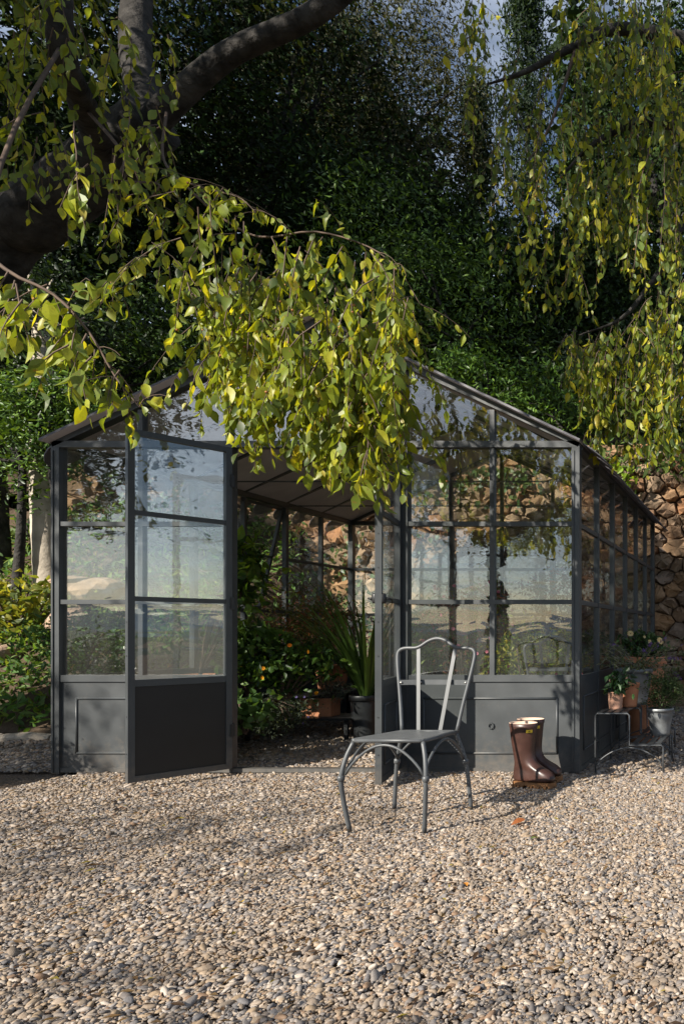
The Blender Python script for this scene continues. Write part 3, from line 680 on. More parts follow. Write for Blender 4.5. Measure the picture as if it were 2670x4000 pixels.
hl.curtain([(30,-80,420),(120,-80,380),(210,-80,430),(300,-60,420),(400,60,520),(480,150,560),(620,100,460)], -.7, .076, per=5, step=.034, jit=50, dy=.4)
hl.finish(trL, 300, HACKL, [3,3.4,3,1.4,.3,1.6,2.4])

# high crown above the picture, its unseen clumps placed to shade leaves and trees
def clumps(n, c, r, shell=.45):
    d = RNG.normal(size=(n,3)); d /= np.linalg.norm(d, axis=1, keepdims=True)
    return np.array(c) + d*np.array(r)*RNG.uniform(shell, 1, (n,1))**.7
def crown_leaves(cs, per, sig, size, droopy=.5, flat=.6):
    n = len(cs)*per; pos = np.repeat(cs, per, 0) + RNG.normal(size=(n,3))*np.array([sig, sig, sig*flat])
    ax = RNG.normal(size=(n,3)); ax[:,2] -= droopy; return pos, frames(ax), size*RNG.uniform(.6,1.25,n)
def crown(root, cs, per, sig, size, cols, wts=None, tmpl=DT, m='leaf_gloss', droopy=.5, n_parts=0, name='crown', flat=.6):
    p, R, s = crown_leaves(cs, per, sig, size, droopy, flat)
    foliage(root, p, R, s, pick_cols(len(p), cols, wts), tmpl, M[m], n_parts, name)
def limbs(root, base, cs, k, r0, m='bark', sub=5):
    """limbs from the trunk head to some of the clumps"""
    o_ = Vector(root.location)
    for c in cs[RNG.choice(len(cs), min(k, len(cs)), replace=False)]:
        b = Vector(base); e = Vector(c); mid = b.lerp(e, .5) + Vector((random.gauss(0,.12), random.gauss(0,.12), .15))*(e-b).length*.4
        q = bez([b, mid, e], 10); MB().tube([p-o_ for p in q], [lerp(r0, .008, i/(len(q)-1)) for i in range(len(q))], 6).build('limb', M[m], root, True)
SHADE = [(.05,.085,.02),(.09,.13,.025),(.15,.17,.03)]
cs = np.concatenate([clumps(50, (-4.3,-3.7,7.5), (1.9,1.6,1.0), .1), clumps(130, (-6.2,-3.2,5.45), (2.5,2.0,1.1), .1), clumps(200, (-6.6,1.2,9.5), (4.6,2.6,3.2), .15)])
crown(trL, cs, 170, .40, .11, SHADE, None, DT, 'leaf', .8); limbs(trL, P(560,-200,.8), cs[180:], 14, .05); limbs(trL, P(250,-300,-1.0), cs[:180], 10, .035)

# --- hackberry whose branches hang in from the right
trR = empty('hackberry_tree', (1.6, 1.6, 0), 0, 'hackberry tree overhanging from the right with long yellow green curtains of leaves', 'tree')
wood('trunk', trR, [(1.6,1.6,-.1),(1.5,1.5,1.5),(1.2,1.3,3.2),(.9,1.1,4.6),(.5,.9,6.2)], [.24,.20,.18,.16,.10])
wood('limb', trR, [(.95,1.1,4.4), P(2760,820,.8), P(2560,1080,.5), P(2430,1240,.4), P(2260,1310,.35)], [.06,.03,.02,.014,.005], 8)
wood('limb', trR, [(.7,1.0,5.3), P(2500,120,.7), P(2250,180,.5), P(2050,280,.4), P(1900,330,.4)], [.08,.045,.03,.018,.006], 8)
wood('limb', trR, [(.9,1.1,4.9), P(2720,500,.7), P(2500,480,.5), P(2320,560,.4), P(2180,700,.4)], [.07,.04,.03,.018,.006], 8)
wood('limb', trR, [P(2250,180,.5), P(2170,430,.4), P(2110,560,.35), P(2050,640,.3)], [.014,.01,.007,.003], 6, 'twig')
hr = Hang()
hr.curtain([(1870,250,620),(1930,230,1000),(1990,260,1080),(2060,200,1120),(2130,210,1200),(2200,240,1250)], .4, .076, per=5, step=.042, jit=52, dy=.25)
hr.curtain([(2260,260,1200),(2320,420,1260),(2380,420,1050),(2440,440,1000),(2500,420,1250),(2560,420,1300),(2620,420,1350),(2660,400,1400)], .4, .078, per=9, step=.038, jit=52, dy=.25)
hr.curtain([(2250,1290,1560),(2300,1280,1640),(2350,1290,1700),(2400,1250,1860),(2450,1220,1840),(2500,1180,1860),(2550,1120,1880),(2600,1120,1900),(2650,1080,1920)], .35, .080, per=13, step=.034, jit=40, dy=.2)
hr.curtain([(1850,-60,300),(2300,-80,420),(2380,-80,480),(2450,-80,520),(2520,-80,620),(2590,-80,700),(2650,-80,800)], .5, .078, per=12, step=.036, jit=45, dy=.3)
hr.curtain([(2080,850,1200),(2180,900,1250),(2280,850,1280)], .3, .078, per=6, step=.034, jit=60)
hr.finish(trR, 300)

# --- evergreen trees and shrubs on the hillside
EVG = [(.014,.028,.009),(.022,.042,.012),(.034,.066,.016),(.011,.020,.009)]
EVG2 = [(.05,.10,.02),(.075,.15,.025),(.03,.06,.016),(.14,.24,.04)]
OLV = [(.035,.042,.02),(.025,.03,.015),(.05,.053,.028),(.06,.06,.034)]
def tree(name, label, px, py, y, rad, ncl, per, sig, size, cols, trunk_r=.12, tmpl=DT, m='leaf_dark', droopy=.3, nl=8, group='trees on the hillside behind the greenhouse', base=None, n_parts=0, shell=.4, bark='bark'):
    c = P(px, py, y); gz = hill_z(c.x, y) if y > 4.6 else (bank_z(c.x, y) if y > 1.4 else 0)
    root = empty(name, (c.x, y, gz), 0, label, 'tree' if 'tree' in name or 'cypress' in name else 'shrub', group)
    cs = clumps(ncl, np3(c), rad, shell); cs = cs[cs[:,2] > gz + .1]
    head = Vector((c.x, y, max(gz+.3, c.z - rad[2]*.45)))
    wood('trunk', root, [(c.x+random.gauss(0,.1), y, gz-.1), (c.x+random.gauss(0,.15), y, lerp(gz, head.z, .5)), head], [trunk_r, trunk_r*.8, trunk_r*.6], 10, bark, k=10)
    limbs(root, head, cs, nl, trunk_r*.4, bark)
    crown(root, cs, per, sig, size, cols, None, tmpl, m, droopy, n_parts, 'crown')
    return root
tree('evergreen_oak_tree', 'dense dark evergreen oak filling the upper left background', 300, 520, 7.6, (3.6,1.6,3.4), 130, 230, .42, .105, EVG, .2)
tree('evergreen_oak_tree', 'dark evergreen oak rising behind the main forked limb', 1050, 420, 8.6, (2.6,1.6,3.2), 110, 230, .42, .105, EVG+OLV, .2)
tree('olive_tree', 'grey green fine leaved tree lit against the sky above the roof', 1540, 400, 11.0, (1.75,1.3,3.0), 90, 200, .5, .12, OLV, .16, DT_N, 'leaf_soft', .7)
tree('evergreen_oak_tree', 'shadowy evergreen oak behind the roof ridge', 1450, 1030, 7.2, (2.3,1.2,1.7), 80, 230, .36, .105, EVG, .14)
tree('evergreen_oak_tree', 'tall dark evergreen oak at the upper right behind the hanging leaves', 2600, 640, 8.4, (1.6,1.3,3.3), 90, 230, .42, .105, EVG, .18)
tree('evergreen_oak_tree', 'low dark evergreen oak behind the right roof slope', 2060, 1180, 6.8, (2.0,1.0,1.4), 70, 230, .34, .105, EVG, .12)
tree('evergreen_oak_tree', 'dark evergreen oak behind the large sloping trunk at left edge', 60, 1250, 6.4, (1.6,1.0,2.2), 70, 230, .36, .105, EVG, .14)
SHG = 'shrubs above the stone wall'
tree('laurel_shrub', 'glossy laurel shrub above the left roof slope', 420, 1400, 5.1, (1.5,.5,.95), 46, 120, .24, .085, EVG2, .05, LT_NARROW, 'leaf_gloss', group=SHG, n_parts=60)
tree('laurel_shrub', 'tall bright green laurel shrub behind the roof ridge', 1480, 1010, 5.6, (1.0,.5,1.3), 50, 110, .26, .085, EVG2, .05, LT_NARROW, 'leaf_gloss', group=SHG, n_parts=80)
tree('laurel_shrub', 'thin branched green shrub above the right roof slope', 1800, 1200, 5.5, (1.1,.5,1.1), 46, 110, .26, .08, EVG2, .05, LT_NARROW, 'leaf_gloss', group=SHG, n_parts=80)
tree('laurel_shrub', 'low bright laurel shrub just behind the right roof edge', 1900, 1520, 4.9, (.85,.35,.5), 30, 100, .18, .08, EVG2+[(.12,.24,.03)], .04, LT_NARROW, 'leaf_gloss', group=SHG, n_parts=80)
tree('laurel_shrub', 'small bright laurel shrub between roof edge and hanging leaves', 2170, 1560, 4.9, (.55,.3,.55), 22, 100, .17, .08, EVG2+[(.12,.24,.03)], .04, LT_NARROW, 'leaf_gloss', group=SHG, n_parts=60)
tree('laurel_shrub', 'dark laurel shrub on top of the stone wall at right', 2480, 1480, 5.4, (1.2,.5,1.1), 40, 120, .26, .08, EVG, .05, LT_NARROW, 'leaf_gloss', group=SHG)
tree('laurel_shrub', 'shaded laurel shrub behind the left roof slope and leaves', 900, 1330, 5.4, (1.3,.5,1.0), 40, 120, .26, .08, EVG, .05, LT_NARROW, 'leaf_gloss', group=SHG)
n = 46000; x_ = RNG.uniform(-26, 12, n); u_ = RNG.uniform(0, 1, n); y_ = RNG.uniform(13, 16.5, n)
pxx = PX + x_*F/(y_+D); topz = 15.5 + 1.5*np.sin(x_*.9) + np.sin(x_*2.3)
topz = np.where((pxx > 1740) & (pxx < 2180), 9.0 + .9*np.sin(x_*1.7) + .6*np.sin(x_*4.1), topz); z_ = 4 + (topz-4)*u_ + RNG.normal(0, .35, n)
ax = RNG.normal(size=(n,3)); ax[:,2] -= .3
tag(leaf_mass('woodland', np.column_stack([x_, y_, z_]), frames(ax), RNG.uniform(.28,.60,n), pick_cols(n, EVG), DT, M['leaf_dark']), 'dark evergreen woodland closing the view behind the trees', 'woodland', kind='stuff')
# left of the greenhouse
LGp = 'shrubs on the bank left of the greenhouse'
tree('laurel_shrub', 'dense glossy laurel shrub left of the greenhouse eave', 90, 1700, 2.7, (.62,.42,.62), 34, 120, .20, .075, EVG2, .05, LT_NARROW, 'leaf_gloss', group=LGp, n_parts=90)
tree('laurel_shrub', 'dark laurel shrub high behind the greenhouse left corner', 130, 1450, 3.9, (1.3,.6,.9), 40, 120, .26, .08, EVG, .05, LT_NARROW, 'leaf_gloss', group=LGp)
tree('laurel_shrub', 'laurel sprays hanging over the pale trunk under the eave', 190, 1640, 2.5, (.38,.28,.5), 26, 110, .14, .07, EVG2, .04, LT_NARROW, 'leaf_gloss', group=LGp, n_parts=60)
for i, (px, lab, r_) in enumerate(((185, 'pale grey tree trunk close beside the greenhouse left corner', .115), (-10, 'dark tree trunk at the left edge beyond the bank', .13))):
    y = 2.9 if i == 0 else 3.3; c = P(px, 2350, y)
    t = empty('bank_tree', (c.x, y, bank_z(c.x, y)), 0, lab, 'tree')
    wood('trunk', t, [(c.x+.04, y, bank_z(c.x,y)-.15), (c.x, y, 1.6), (c.x-.05, y, 2.6), (c.x-.15, y+.1, 4.2)], [r_*1.12, r_, r_*.92, r_*.7], 16, 'palebark' if i == 0 else 'bark')
    cs = clumps(26, (c.x-.3, y+.2, 4.6), (1.1,.8,.8), .3); limbs(t, (c.x-.15,y+.1,4.1), cs, 6, .04, 'palebark' if i == 0 else 'bark'); crown(t, cs, 110, .28, .08, EVG, None, DT, 'leaf_gloss', .4)
for px, y, h, r_, lab in ((1850, 13, 14.3, .62, 'slim dark cypress rising into the sky gap'), (2060, 11.5, 16.6, .72, 'taller dark cypress behind the hanging leaves at top right')):
    c = P(px, 1500, y); gz = hill_z(c.x, y); t = empty('cypress', (c.x, y, gz), 0, lab, 'tree', 'cypresses behind the greenhouse')
    wood('trunk', t, [(c.x,y,gz-.1),(c.x,y,gz+3),(c.x,y,h-.5)], [.12,.09,.02], 8, k=8)
    n = 110; tt = RNG.uniform(.02, 1, n)**.8; an = RNG.uniform(0, 6.28, n); rr = r_*np.minimum(1, (1-tt)*2.2+.06)*RNG.uniform(.3,1,n)
    cs = np.stack([c.x+rr*np.cos(an), y+rr*np.sin(an), gz+(h-gz)*tt], 1); ps, R, s_ = crown_leaves(cs, 150, .17, .14, -1.6, 1.8)
    foliage(t, ps, R, s_, pick_cols(len(ps), [(.02,.04,.018),(.03,.055,.022),(.015,.03,.014)]), DT_N, M['leaf_soft'], 0, 'crown')
# ferny ground cover, kerb and boulders on the bank
n = 11000; q = np.stack([RNG.uniform(-9.5, -5.05, n), 1.5 + 2.8*RNG.uniform(0,1,n)**1.2], 1)
z = np.array([bank_z(a, b) for a, b in q]) + np.abs(RNG.normal(0, .09, n)) + .02
ax = RNG.normal(size=(n,3)); ax[:,2] += .6; ax[:,1] -= .4
o = leaf_mass('ground_cover', np.column_stack([q, z]), frames(ax, hint=(0,-.6,1)), RNG.uniform(.05,.12,n), pick_cols(n, [(.08,.17,.04),(.12,.23,.05),(.06,.12,.03),(.20,.27,.06),(.14,.21,.07)]), LT_NARROW, M['leaf_soft'])
tag(o, 'mixed green ground cover leaves on the bank left of the greenhouse', 'ground cover', kind='stuff')
sh = empty('bank_shrub', tuple(P(90, 2480, 2.3)), 0, 'yellow green leafy shrub on the bank at the left edge', 'shrub'); cs = clumps(22, np3(P(95,2380,2.3)), (.5,.3,.42), .2)
limbs(sh, P(90,2520,2.3), cs, 12, .012, 'twig'); crown(sh, cs, 26, .11, .10, [(.12,.17,.04),(.20,.24,.05),(.09,.13,.03),(.30,.30,.06)], None, LT, 'leaf', .5, 200, 'foliage')
sh = empty('bank_shrub', tuple(P(330, 2600, 1.6)), 0, 'ferny green shrub behind the left front panes', 'shrub'); cs = clumps(26, np3(P(350,2520,1.7)), (.5,.35,.38), .2)
limbs(sh, P(330,2640,1.7), cs, 10, .01, 'twig'); crown(sh, cs, 90, .12, .055, [(.06,.13,.04),(.09,.18,.05),(.05,.10,.035),(.12,.20,.05)], None, LT_NARROW, 'leaf_soft', .2, 0, 'foliage')
kx = P(-60, 2890, 1.35).x
for i in range(5):
    a = kx + i*.44 - .3; l_ = .42
    o = MB().tube([(0,0,0),(l_*.5,.01,.006),(l_,-.004,0)], [.05,.055,.048], 9, rough=.08).build('edging_stone', M['kerb']); o.location = (a, 1.38 + random.uniform(-.02,.02), .012)
    tag(o, ['edging stone at the far left of the low bank kerb','second pale edging stone along the low bank kerb','third pale edging stone along the low bank kerb','fourth pale edging stone along the low bank kerb','edging stone nearest the greenhouse on the low bank kerb'][i], 'edging stone', 'edging stones at the foot of the bank')
import bmesh
def boulder(px, py, y, r, lab):
    bm = bmesh.new(); bmesh.ops.create_icosphere(bm, subdivisions=3, radius=1); ph = [random.uniform(0,6) for _ in range(4)]
    for v in bm.verts:
        d = v.co; k = 1+.16*math.sin(3*d.x+ph[0])+.13*math.sin(3.7*d.y+ph[1])+.12*math.sin(4.3*d.z+ph[2])+random.uniform(-.03,.03); v.co = Vector((d.x*1.25*k, d.y*k, max(-.5, d.z*.85*k)))*r
    me = bpy.data.meshes.new('boulder'); bm.to_mesh(me); bm.free(); me.materials.append(M['boulder']); o = link('boulder', me); o.location = P(px, py, y); o.rotation_euler = (0,0,random.uniform(0,6)); tag(o, lab, 'boulder', 'boulders on the bank')
boulder(330, 2330, 2.7, .26, 'pinkish boulder seen through the left front panes, higher of two'); boulder(270, 2440, 2.3, .17, 'small pinkish boulder low on the bank behind the left front panes')
boulder(20, 2560, 2.1, .13, 'tan boulder in the ground cover at the left edge')
# ivy and creepers on the wall
n = 2600; cx = RNG.uniform(-7.4, -3.6, 26); cz = RNG.uniform(.4, 3.1, 26); i_ = RNG.integers(0, 26, n)
q = np.stack([cx[i_] + RNG.normal(0,.13,n), WY - .10 - np.abs(RNG.normal(0,.03,n)), cz[i_] + RNG.normal(0,.22,n)], 1)
top = RNG.random(n) < .45; q[top,2] = 2.95 - np.abs(RNG.normal(0,.22,top.sum())); q[top,0] = RNG.uniform(-8, -2.6, top.sum())
ax = RNG.normal(size=(n,3)); ax[:,2] -= .8; iv = empty('ivy', (-5.6, WY-.05, 0), 0, 'dark ivy creeping over the left part of the stone wall', 'ivy')
foliage(iv, q, frames(ax, hint=(0,-2,0)), RNG.uniform(.045,.085,n), pick_cols(n, [(.035,.075,.02),(.06,.11,.03),(.10,.15,.04)]), LT_WIDE, M['leaf_gloss'], 120)
n = 1500; q = np.stack([RNG.uniform(-2.6, .6, n), WY - .12 + RNG.normal(0,.10,n), 3.12 - np.abs(RNG.normal(0,.10,n)) + .14*np.sin(np.arange(n)*.01)], 1); ax = RNG.normal(size=(n,3)); ax[:,2] -= .5
iv2 = empty('ivy', (-1, WY-.05, 2.9), 0, 'low green creeper spilling over the wall top at right', 'ivy'); foliage(iv2, q, frames(ax, hint=(0,-1,1)), RNG.uniform(.05,.09,n), pick_cols(n, [(.035,.075,.02),(.07,.13,.03),(.12,.19,.04)]), LT_NARROW, M['leaf_gloss'], 100)
sp = empty('wall_sprig', tuple(P(2420,1880,4.0)), 0, 'bright lime green sprig growing on the wall by the roof tiles', 'plant'); cs = clumps(10, np3(P(2425,1860,3.95)), (.12,.05,.2), .1); limbs(sp, P(2430,1930,4.08), cs, 6, .006, 'twig'); crown(sp, cs, 9, .05, .10, [(.25,.38,.04),(.18,.30,.03)], None, LT, 'leaf', .2, 90, 'foliage')

# ------------------------------------------------------------------ plants inside
def pot(name, label, c, r0, r1, h, m, rim=.012, cat='pot', group=None, soil=True, bands=()):
    o = empty(name, c, 0, label, cat, group)
    prof = [(r0*.3,0),(r0,0)]
    for k in range(1, 9):
        t = k/8*.86; prof.append((lerp(r0,r1,t) + (.004 if any(abs(t-b) < .06 for b in bands) else 0), h*t))
    prof += [(lerp(r0,r1,.88)+.0005,h*.88),(r1+rim,h*.885),(r1+rim,h*.99),(r1+rim-.003,h),(r1-.004,h),(r1-.008,h*.93),(r1*.2,h*.925)]
    MB().lathe(prof, (0,0,0), 32).build('body', M[m], o, True)
    if soil: MB().lathe([(r1*.3,h*.925),(r1-.009,h*.932),(r1*.6,h*.965),(.01,h*.975)], (0,0,0), 20).build('soil', M['soil'], o, True)
    return o
def bush(name, label, base, c, rad, ncl, per, sig, size, cols, tmpl=LT, m='leaf_soft', droopy=.3, n_parts=0, stems=10, flowers=None, cat='plant', group=None):
    r = empty(name, base, 0, label, cat, group); cs = clumps(ncl, np3(c), rad, .25); limbs(r, base, cs, stems, .008, 'twig')
    crown(r, cs, per, sig, size, cols, None, tmpl, m, droopy, n_parts, 'foliage')
    if flowers:
        k, fs, fc = flowers; pt = []; fr_ = []
        fl = clumps(k, np3(c), np.array(rad)*1.12, .9); fl = fl[np.argsort(fl[:,1])]
        for i, q in enumerate(fl):
            mbf = MB(); npet = 7
            for a in range(npet):
                an = 6.28*a/npet; d = Vector((math.cos(an), -.55, math.sin(an))); s_ = fs
                e = d*s_; t_ = Vector((-math.sin(an), 0, math.cos(an)))*s_*.42
                mbf.add([(0,0,0), e*.6+t_, e, e*.6-t_], [(0,1,2),(0,2,3)])
            mbf.add([Vector((math.cos(x)*.25*fs, -.35*fs, math.sin(x)*.25*fs)) for x in np.linspace(0,5.2,6)] + [Vector((0,-.6*fs,0))], [(j,(j+1)%6,6) for j in range(6)])
            o = mbf.build('flower', M['petal'], r); c4 = np.ones((len(mbf.v),4), np.float32); c4[:,:3] = fc[i % len(fc)]; o.data.attributes.new('col','FLOAT_COLOR','POINT').data.foreach_set('color', c4.ravel())
            o.location = Vector(q) - Vector(base); o.rotation_euler = (random.uniform(-.4,.4), random.uniform(0,3), random.uniform(-.6,.6))
    return r
def strap(name, label, base, n, ln, cols, w=.028, spread=.5):
    r = empty(name, base, 0, label, 'plant')
    for i in range(n):
        a = random.uniform(0, 6.28); d = Vector((math.cos(a)*spread*random.uniform(.2,1.2), math.sin(a)*spread*random.uniform(.2,1.1), 1)).normalized(); p = Vector((math.cos(a)*.04, math.sin(a)*.04, 0)); L_ = ln*random.uniform(.6,1.1); k = 9; vs = []; side = Vector((-math.sin(a), math.cos(a), 0))
        for j in range(k+1):
            t = j/k; wd = w*(.5+.5*math.sin(math.pi*min(1,t*1.2+.15)))*(1-t**3)*.5+.0008
            vs += [p - side*wd, p + Vector((0,0,-wd*.35)), p + side*wd]
            d = (d + Vector((math.cos(a)*.07, math.sin(a)*.07, -.02 - .20*t*t*random.uniform(.3,1.6)))).normalized(); p = p + d*(L_/k)
        fs = [(3*j+q_, 3*j+q_+1, 3*j+q_+4, 3*j+q_+3) for j in range(k) for q_ in (0,1)]
        o = MB().add(vs, fs).build('leaf', M['leaf_gloss'], r, True); c4 = np.ones((len(vs),4), np.float32); c4[:,:3] = np.array(random.choice(cols))*random.uniform(.8,1.2); o.data.attributes.new('col','FLOAT_COLOR','POINT').data.foreach_set('color', c4.ravel())
    return r
def bench(label, x0, x1, y0, y1, z):
    o = empty('plant_bench', ((x0+x1)/2, (y0+y1)/2, 0), 0, label, 'bench'); b = Vector(o.location)
    along = (x1-x0) > (y1-y0); k = 5
    for i in range(k):
        if along: w = (y1-y0)/k; m_ = MB().box((x0-b.x, y0+i*w-b.y, z-.02), (x1-b.x, y0+i*w+w*.7-b.y, z))
        else: w = (x1-x0)/k; m_ = MB().box((x0+i*w-b.x, y0-b.y, z-.02), (x0+i*w+w*.7-b.x, y1-b.y, z))
        m_.build('slat', M['bench'], o)
    for x in (x0+.03, x1-.03):
        for y in (y0+.03, y1-.03): MB().box((x-.014-b.x, y-.014-b.y, 0), (x+.014-b.x, y+.014-b.y, z-.021)).build('leg', M['bench'], o)
    return o
bench('low dark slatted bench along the left inside wall of the greenhouse', -4.5, -4.0, .15, 3.2, .34)
bench('dark slatted bench across the back of the greenhouse interior', -3.2, -1.4, 2.75, 3.3, .52)
G1 = [(.05,.11,.02),(.08,.16,.025),(.035,.075,.018),(.12,.22,.03)]
# doorway group
pot('terracotta_pot', 'terracotta pot hidden under the tall broad leaved shrub just inside the left jamb', (-4.25, .75, .34), .11, .15, .26, 'terra')
bush('broadleaf_shrub', 'tall bright broad leaved shrub just inside the door at left', (-4.25,.75,.58), np3(P(940,2240,.8)), (.07,.2,.30), 18, 18, .06, .11, G1+[(.16,.27,.035)], LT, 'leaf', .1, 220)
bush('broadleaf_shrub', 'dark leafy shrub filling the left of the doorway below the bright shrub', (-4.2,1.25,.36), np3(P(975,2540,1.1)), (.16,.3,.27), 30, 24, .08, .085, EVG2, LT, 'leaf_gloss', .4, 160)
pot('terracotta_pot', 'terracotta pot behind the orange flowers in the doorway', tuple(P(1296,2690,1.9)), .11, .14, .22, 'terra')
bush('abelia_shrub', 'bronze pink leaved abelia shrub in the middle of the doorway', tuple(P(1230,2620,2.2)), np3(P(1210,2450,2.2)), (.46,.35,.38), 50, 60, .10, .042, [(.16,.06,.035),(.24,.10,.07),(.07,.09,.025),(.12,.10,.03),(.05,.08,.02)], LT_NARROW, 'leaf_soft', .2)
bush('lantana_plant', 'dark green lantana with small orange flowers in the doorway', tuple(P(1100,2760,1.2)), np3(P(1120,2590,1.2)), (.42,.3,.27), 44, 26, .09, .062, EVG2, LT, 'leaf_gloss', .2, 150, 10, (9, .018, [(.75,.33,.02),(.85,.45,.03),(.70,.22,.02)]))
bush('rosemary_plant', 'trailing grey green rosemary low in the doorway', tuple(P(1080,2740,.9)), np3(P(1070,2780,.85)), (.24,.2,.16), 34, 60, .05, .035, [(.06,.08,.05),(.09,.11,.07),(.05,.065,.045)], DT_N, 'leaf_soft', .4, 0, 10, (8, .010, [(.25,.20,.45)]))
bush('ivy_geranium', 'pale green lobed leaf plant at the foot of the left door jamb', tuple(P(960,2870,.45)), np3(P(965,2780,.45)), (.13,.14,.14), 20, 9, .06, .075, [(.09,.17,.05),(.14,.24,.08),(.06,.12,.035)], LT_WIDE, 'leaf_soft', .2, 120)
strap('strap_leaf_plant', 'strap leaved plant with long arching blades beside the right door leaf', (P(1430,2600,1.5).x, 1.5, .36), 84, 1.35, [(.09,.16,.03),(.13,.21,.035),(.06,.11,.025)], .024, .42)
pot('terracotta_pot', 'dark pot holding the arching strap leaved plant', (P(1430,2600,1.5).x, 1.5, 0), .10, .125, .38, 'bench')
o = empty('terracotta_trough', tuple(P(1252,2795,1.55)), 0, 'rectangular terracotta trough on the bench in the doorway', 'pot')
MB().box((-.13,-.07,0),(.13,.07,.125)).box((-.14,-.08,.125),(.14,.08,.155)).build('body', M['terra'], o); MB().box((-.12,-.06,.155),(.12,.06,.16)).build('soil', M['soil'], o)
bench('small dark slatted bench under the terracotta trough', P(1252,2795,1.55).x-.55, P(1252,2795,1.55).x+.35, 1.35, 1.75, P(1252,2795,1.55).z)
bush('lavender_plant', 'small silvery grey plant in the terracotta trough', tuple(P(1280,2740,1.55)), np3(P(1310,2690,1.5)), (.13,.1,.09), 20, 40, .035, .03, [(.16,.17,.14),(.11,.125,.10)], DT_N, 'leaf_soft', .1)
# seen through the right front panes
bush('abelia_shrub', 'abelia shrub with pink flowers behind the right front panes', (P(1820,2760,1.3).x, 1.3, .3), np3(P(1830,2450,1.3)), (.34,.3,.42), 50, 50, .10, .045, [(.18,.08,.05),(.28,.12,.08),(.13,.18,.045),(.08,.13,.03)], LT_NARROW, 'leaf_soft', .2, 0, 12, (26, .016, [(.62,.18,.28),(.70,.30,.38)]))
bush('abelia_shrub', 'yellow green flowering shrub behind the lower right front pane', (P(2080,2760,1.0).x, 1.0, .3), np3(P(2080,2570,1.0)), (.40,.3,.26), 46, 46, .09, .05, [(.16,.26,.04),(.30,.36,.06),(.10,.18,.035),(.38,.36,.06)], LT_NARROW, 'leaf', .2, 150, 12, (14, .014, [(.62,.22,.30)]))
bush('camellia_plant', 'dark rounded leaf plant seen behind the chair back', (P(1680,2700,1.6).x, 1.6, .3), np3(P(1680,2500,1.6)), (.22,.2,.2), 22, 16, .08, .10, EVG2, LT_WIDE, 'leaf_gloss', .2, 150)
bush('abelia_shrub', 'purple leaved shrub at the right inside corner of the greenhouse', (P(2200,2700,2.2).x, 2.2, .3), np3(P(2190,2320,2.2)), (.3,.25,.3), 26, 40, .09, .05, [(.13,.035,.04),(.18,.05,.06),(.08,.05,.03)], LT_NARROW, 'leaf_soft', .2)
for (px, y, r_, lab) in ((1820,1.3,.17,'terracotta pot under the pink flowering shrub inside'), (2080,1.0,.17,'terracotta pot under the yellow green shrub inside'), (1680,1.6,.14,'terracotta pot under the dark rounded leaf plant inside'), (2200,2.2,.16,'terracotta pot under the purple leaved shrub inside')):
    pot('terracotta_pot', lab, (P(px,2700,y).x, y, 0), r_*.75, r_, .31, 'terra')
pot('green_pot', 'sage green glazed pot on the rear bench seen behind the chair back', (P(1715,2600,2.95).x, 2.95, .52), .07, .10, .17, 'greenpot')
cr_ = empty('wooden_crate', (P(1815,2440,3.0).x, 3.0, .52), 0, 'slatted brown wooden crate standing on the rear bench', 'crate')
for i in range(9): MB().box((-.17+i*.038,-.012,0),(-.143+i*.038,0,.36)).build('slat', M['wood'], cr_)
for z_ in (.03,.30): MB().box((-.18,.0005,z_),(.18,.014,z_+.035)).build('rail', M['wood'], cr_)
for x_ in (-.18,.166): MB().box((x_,.0145,0),(x_+.014,.20,.36)).build('side_board', M['wood'], cr_)

pot('terracotta_pot', 'terracotta pot just outside the left edge of the picture', (-5.35,-1.05,0), .16, .21, .36, 'terra')
bush('box_shrub', 'clipped round shrub outside the left edge that shades the left panel', (-5.35,-1.05,.33), (-5.35,-1.05,.62), (.27,.27,.30), 60, 60, .07, .035, EVG2, LT, 'leaf_gloss', .2)
sp2 = empty('evergreen_oak_tree', (-10.8,-5.4,0), 0, 'evergreen oak outside the left edge that shades the gravel corner', 'tree'); wood('trunk', sp2, [(-10.8,-5.4,-.1),(-10.7,-5.4,1.5),(-10.6,-5.3,3.0)], [.2,.17,.12], 12)
for bx, by, lab, cc, cr_, k_ in ((-12.6, 1.5, 'tall evergreen oak added out of view at left to shade the background', (-12.2,1.2,11.2), (4.2,2.6,5.6), 280), (-17.5, 3.5, 'tall evergreen oak added farther out of view at left for shade', (-17.2,3.2,11.6), (4.0,2.6,5.6), 200),  # two tall oaks out of view, added to keep sun off the background
                                (-5.4,-10.2, 'leafy tree behind the camera mirrored in the upper right panes', (-5.4,-10,3.55), (2.0,1.0,.85), 49)):
    tt_ = empty('evergreen_oak_tree', (bx,by,0), 0, lab, 'tree'); wood('trunk', tt_, [(bx,by,-.1),(bx+.1,by,cc[2]*.3),(bx,by,cc[2]*.6)], [.26,.2,.14], 12)
    c2 = clumps(k_, cc, cr_, .12)
    if k_ == 49: c2 = np.concatenate([c2, clumps(3, (-8.0,-9.6,5.4), (.9,.8,.4), .3)])  # extra unseen clumps added to throw soft shade on the foreground gravel
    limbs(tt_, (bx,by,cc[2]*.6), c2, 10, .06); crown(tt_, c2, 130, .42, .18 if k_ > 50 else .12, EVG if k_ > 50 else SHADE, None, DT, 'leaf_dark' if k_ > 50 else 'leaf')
cs = clumps(90, (-9.9,-5.2,3.9), (1.5,1.5,1.5), .2); limbs(sp2, (-10.6,-5.3,3.0), cs, 10, .05); crown(sp2, cs, 130, .34, .11, EVG, None, DT)
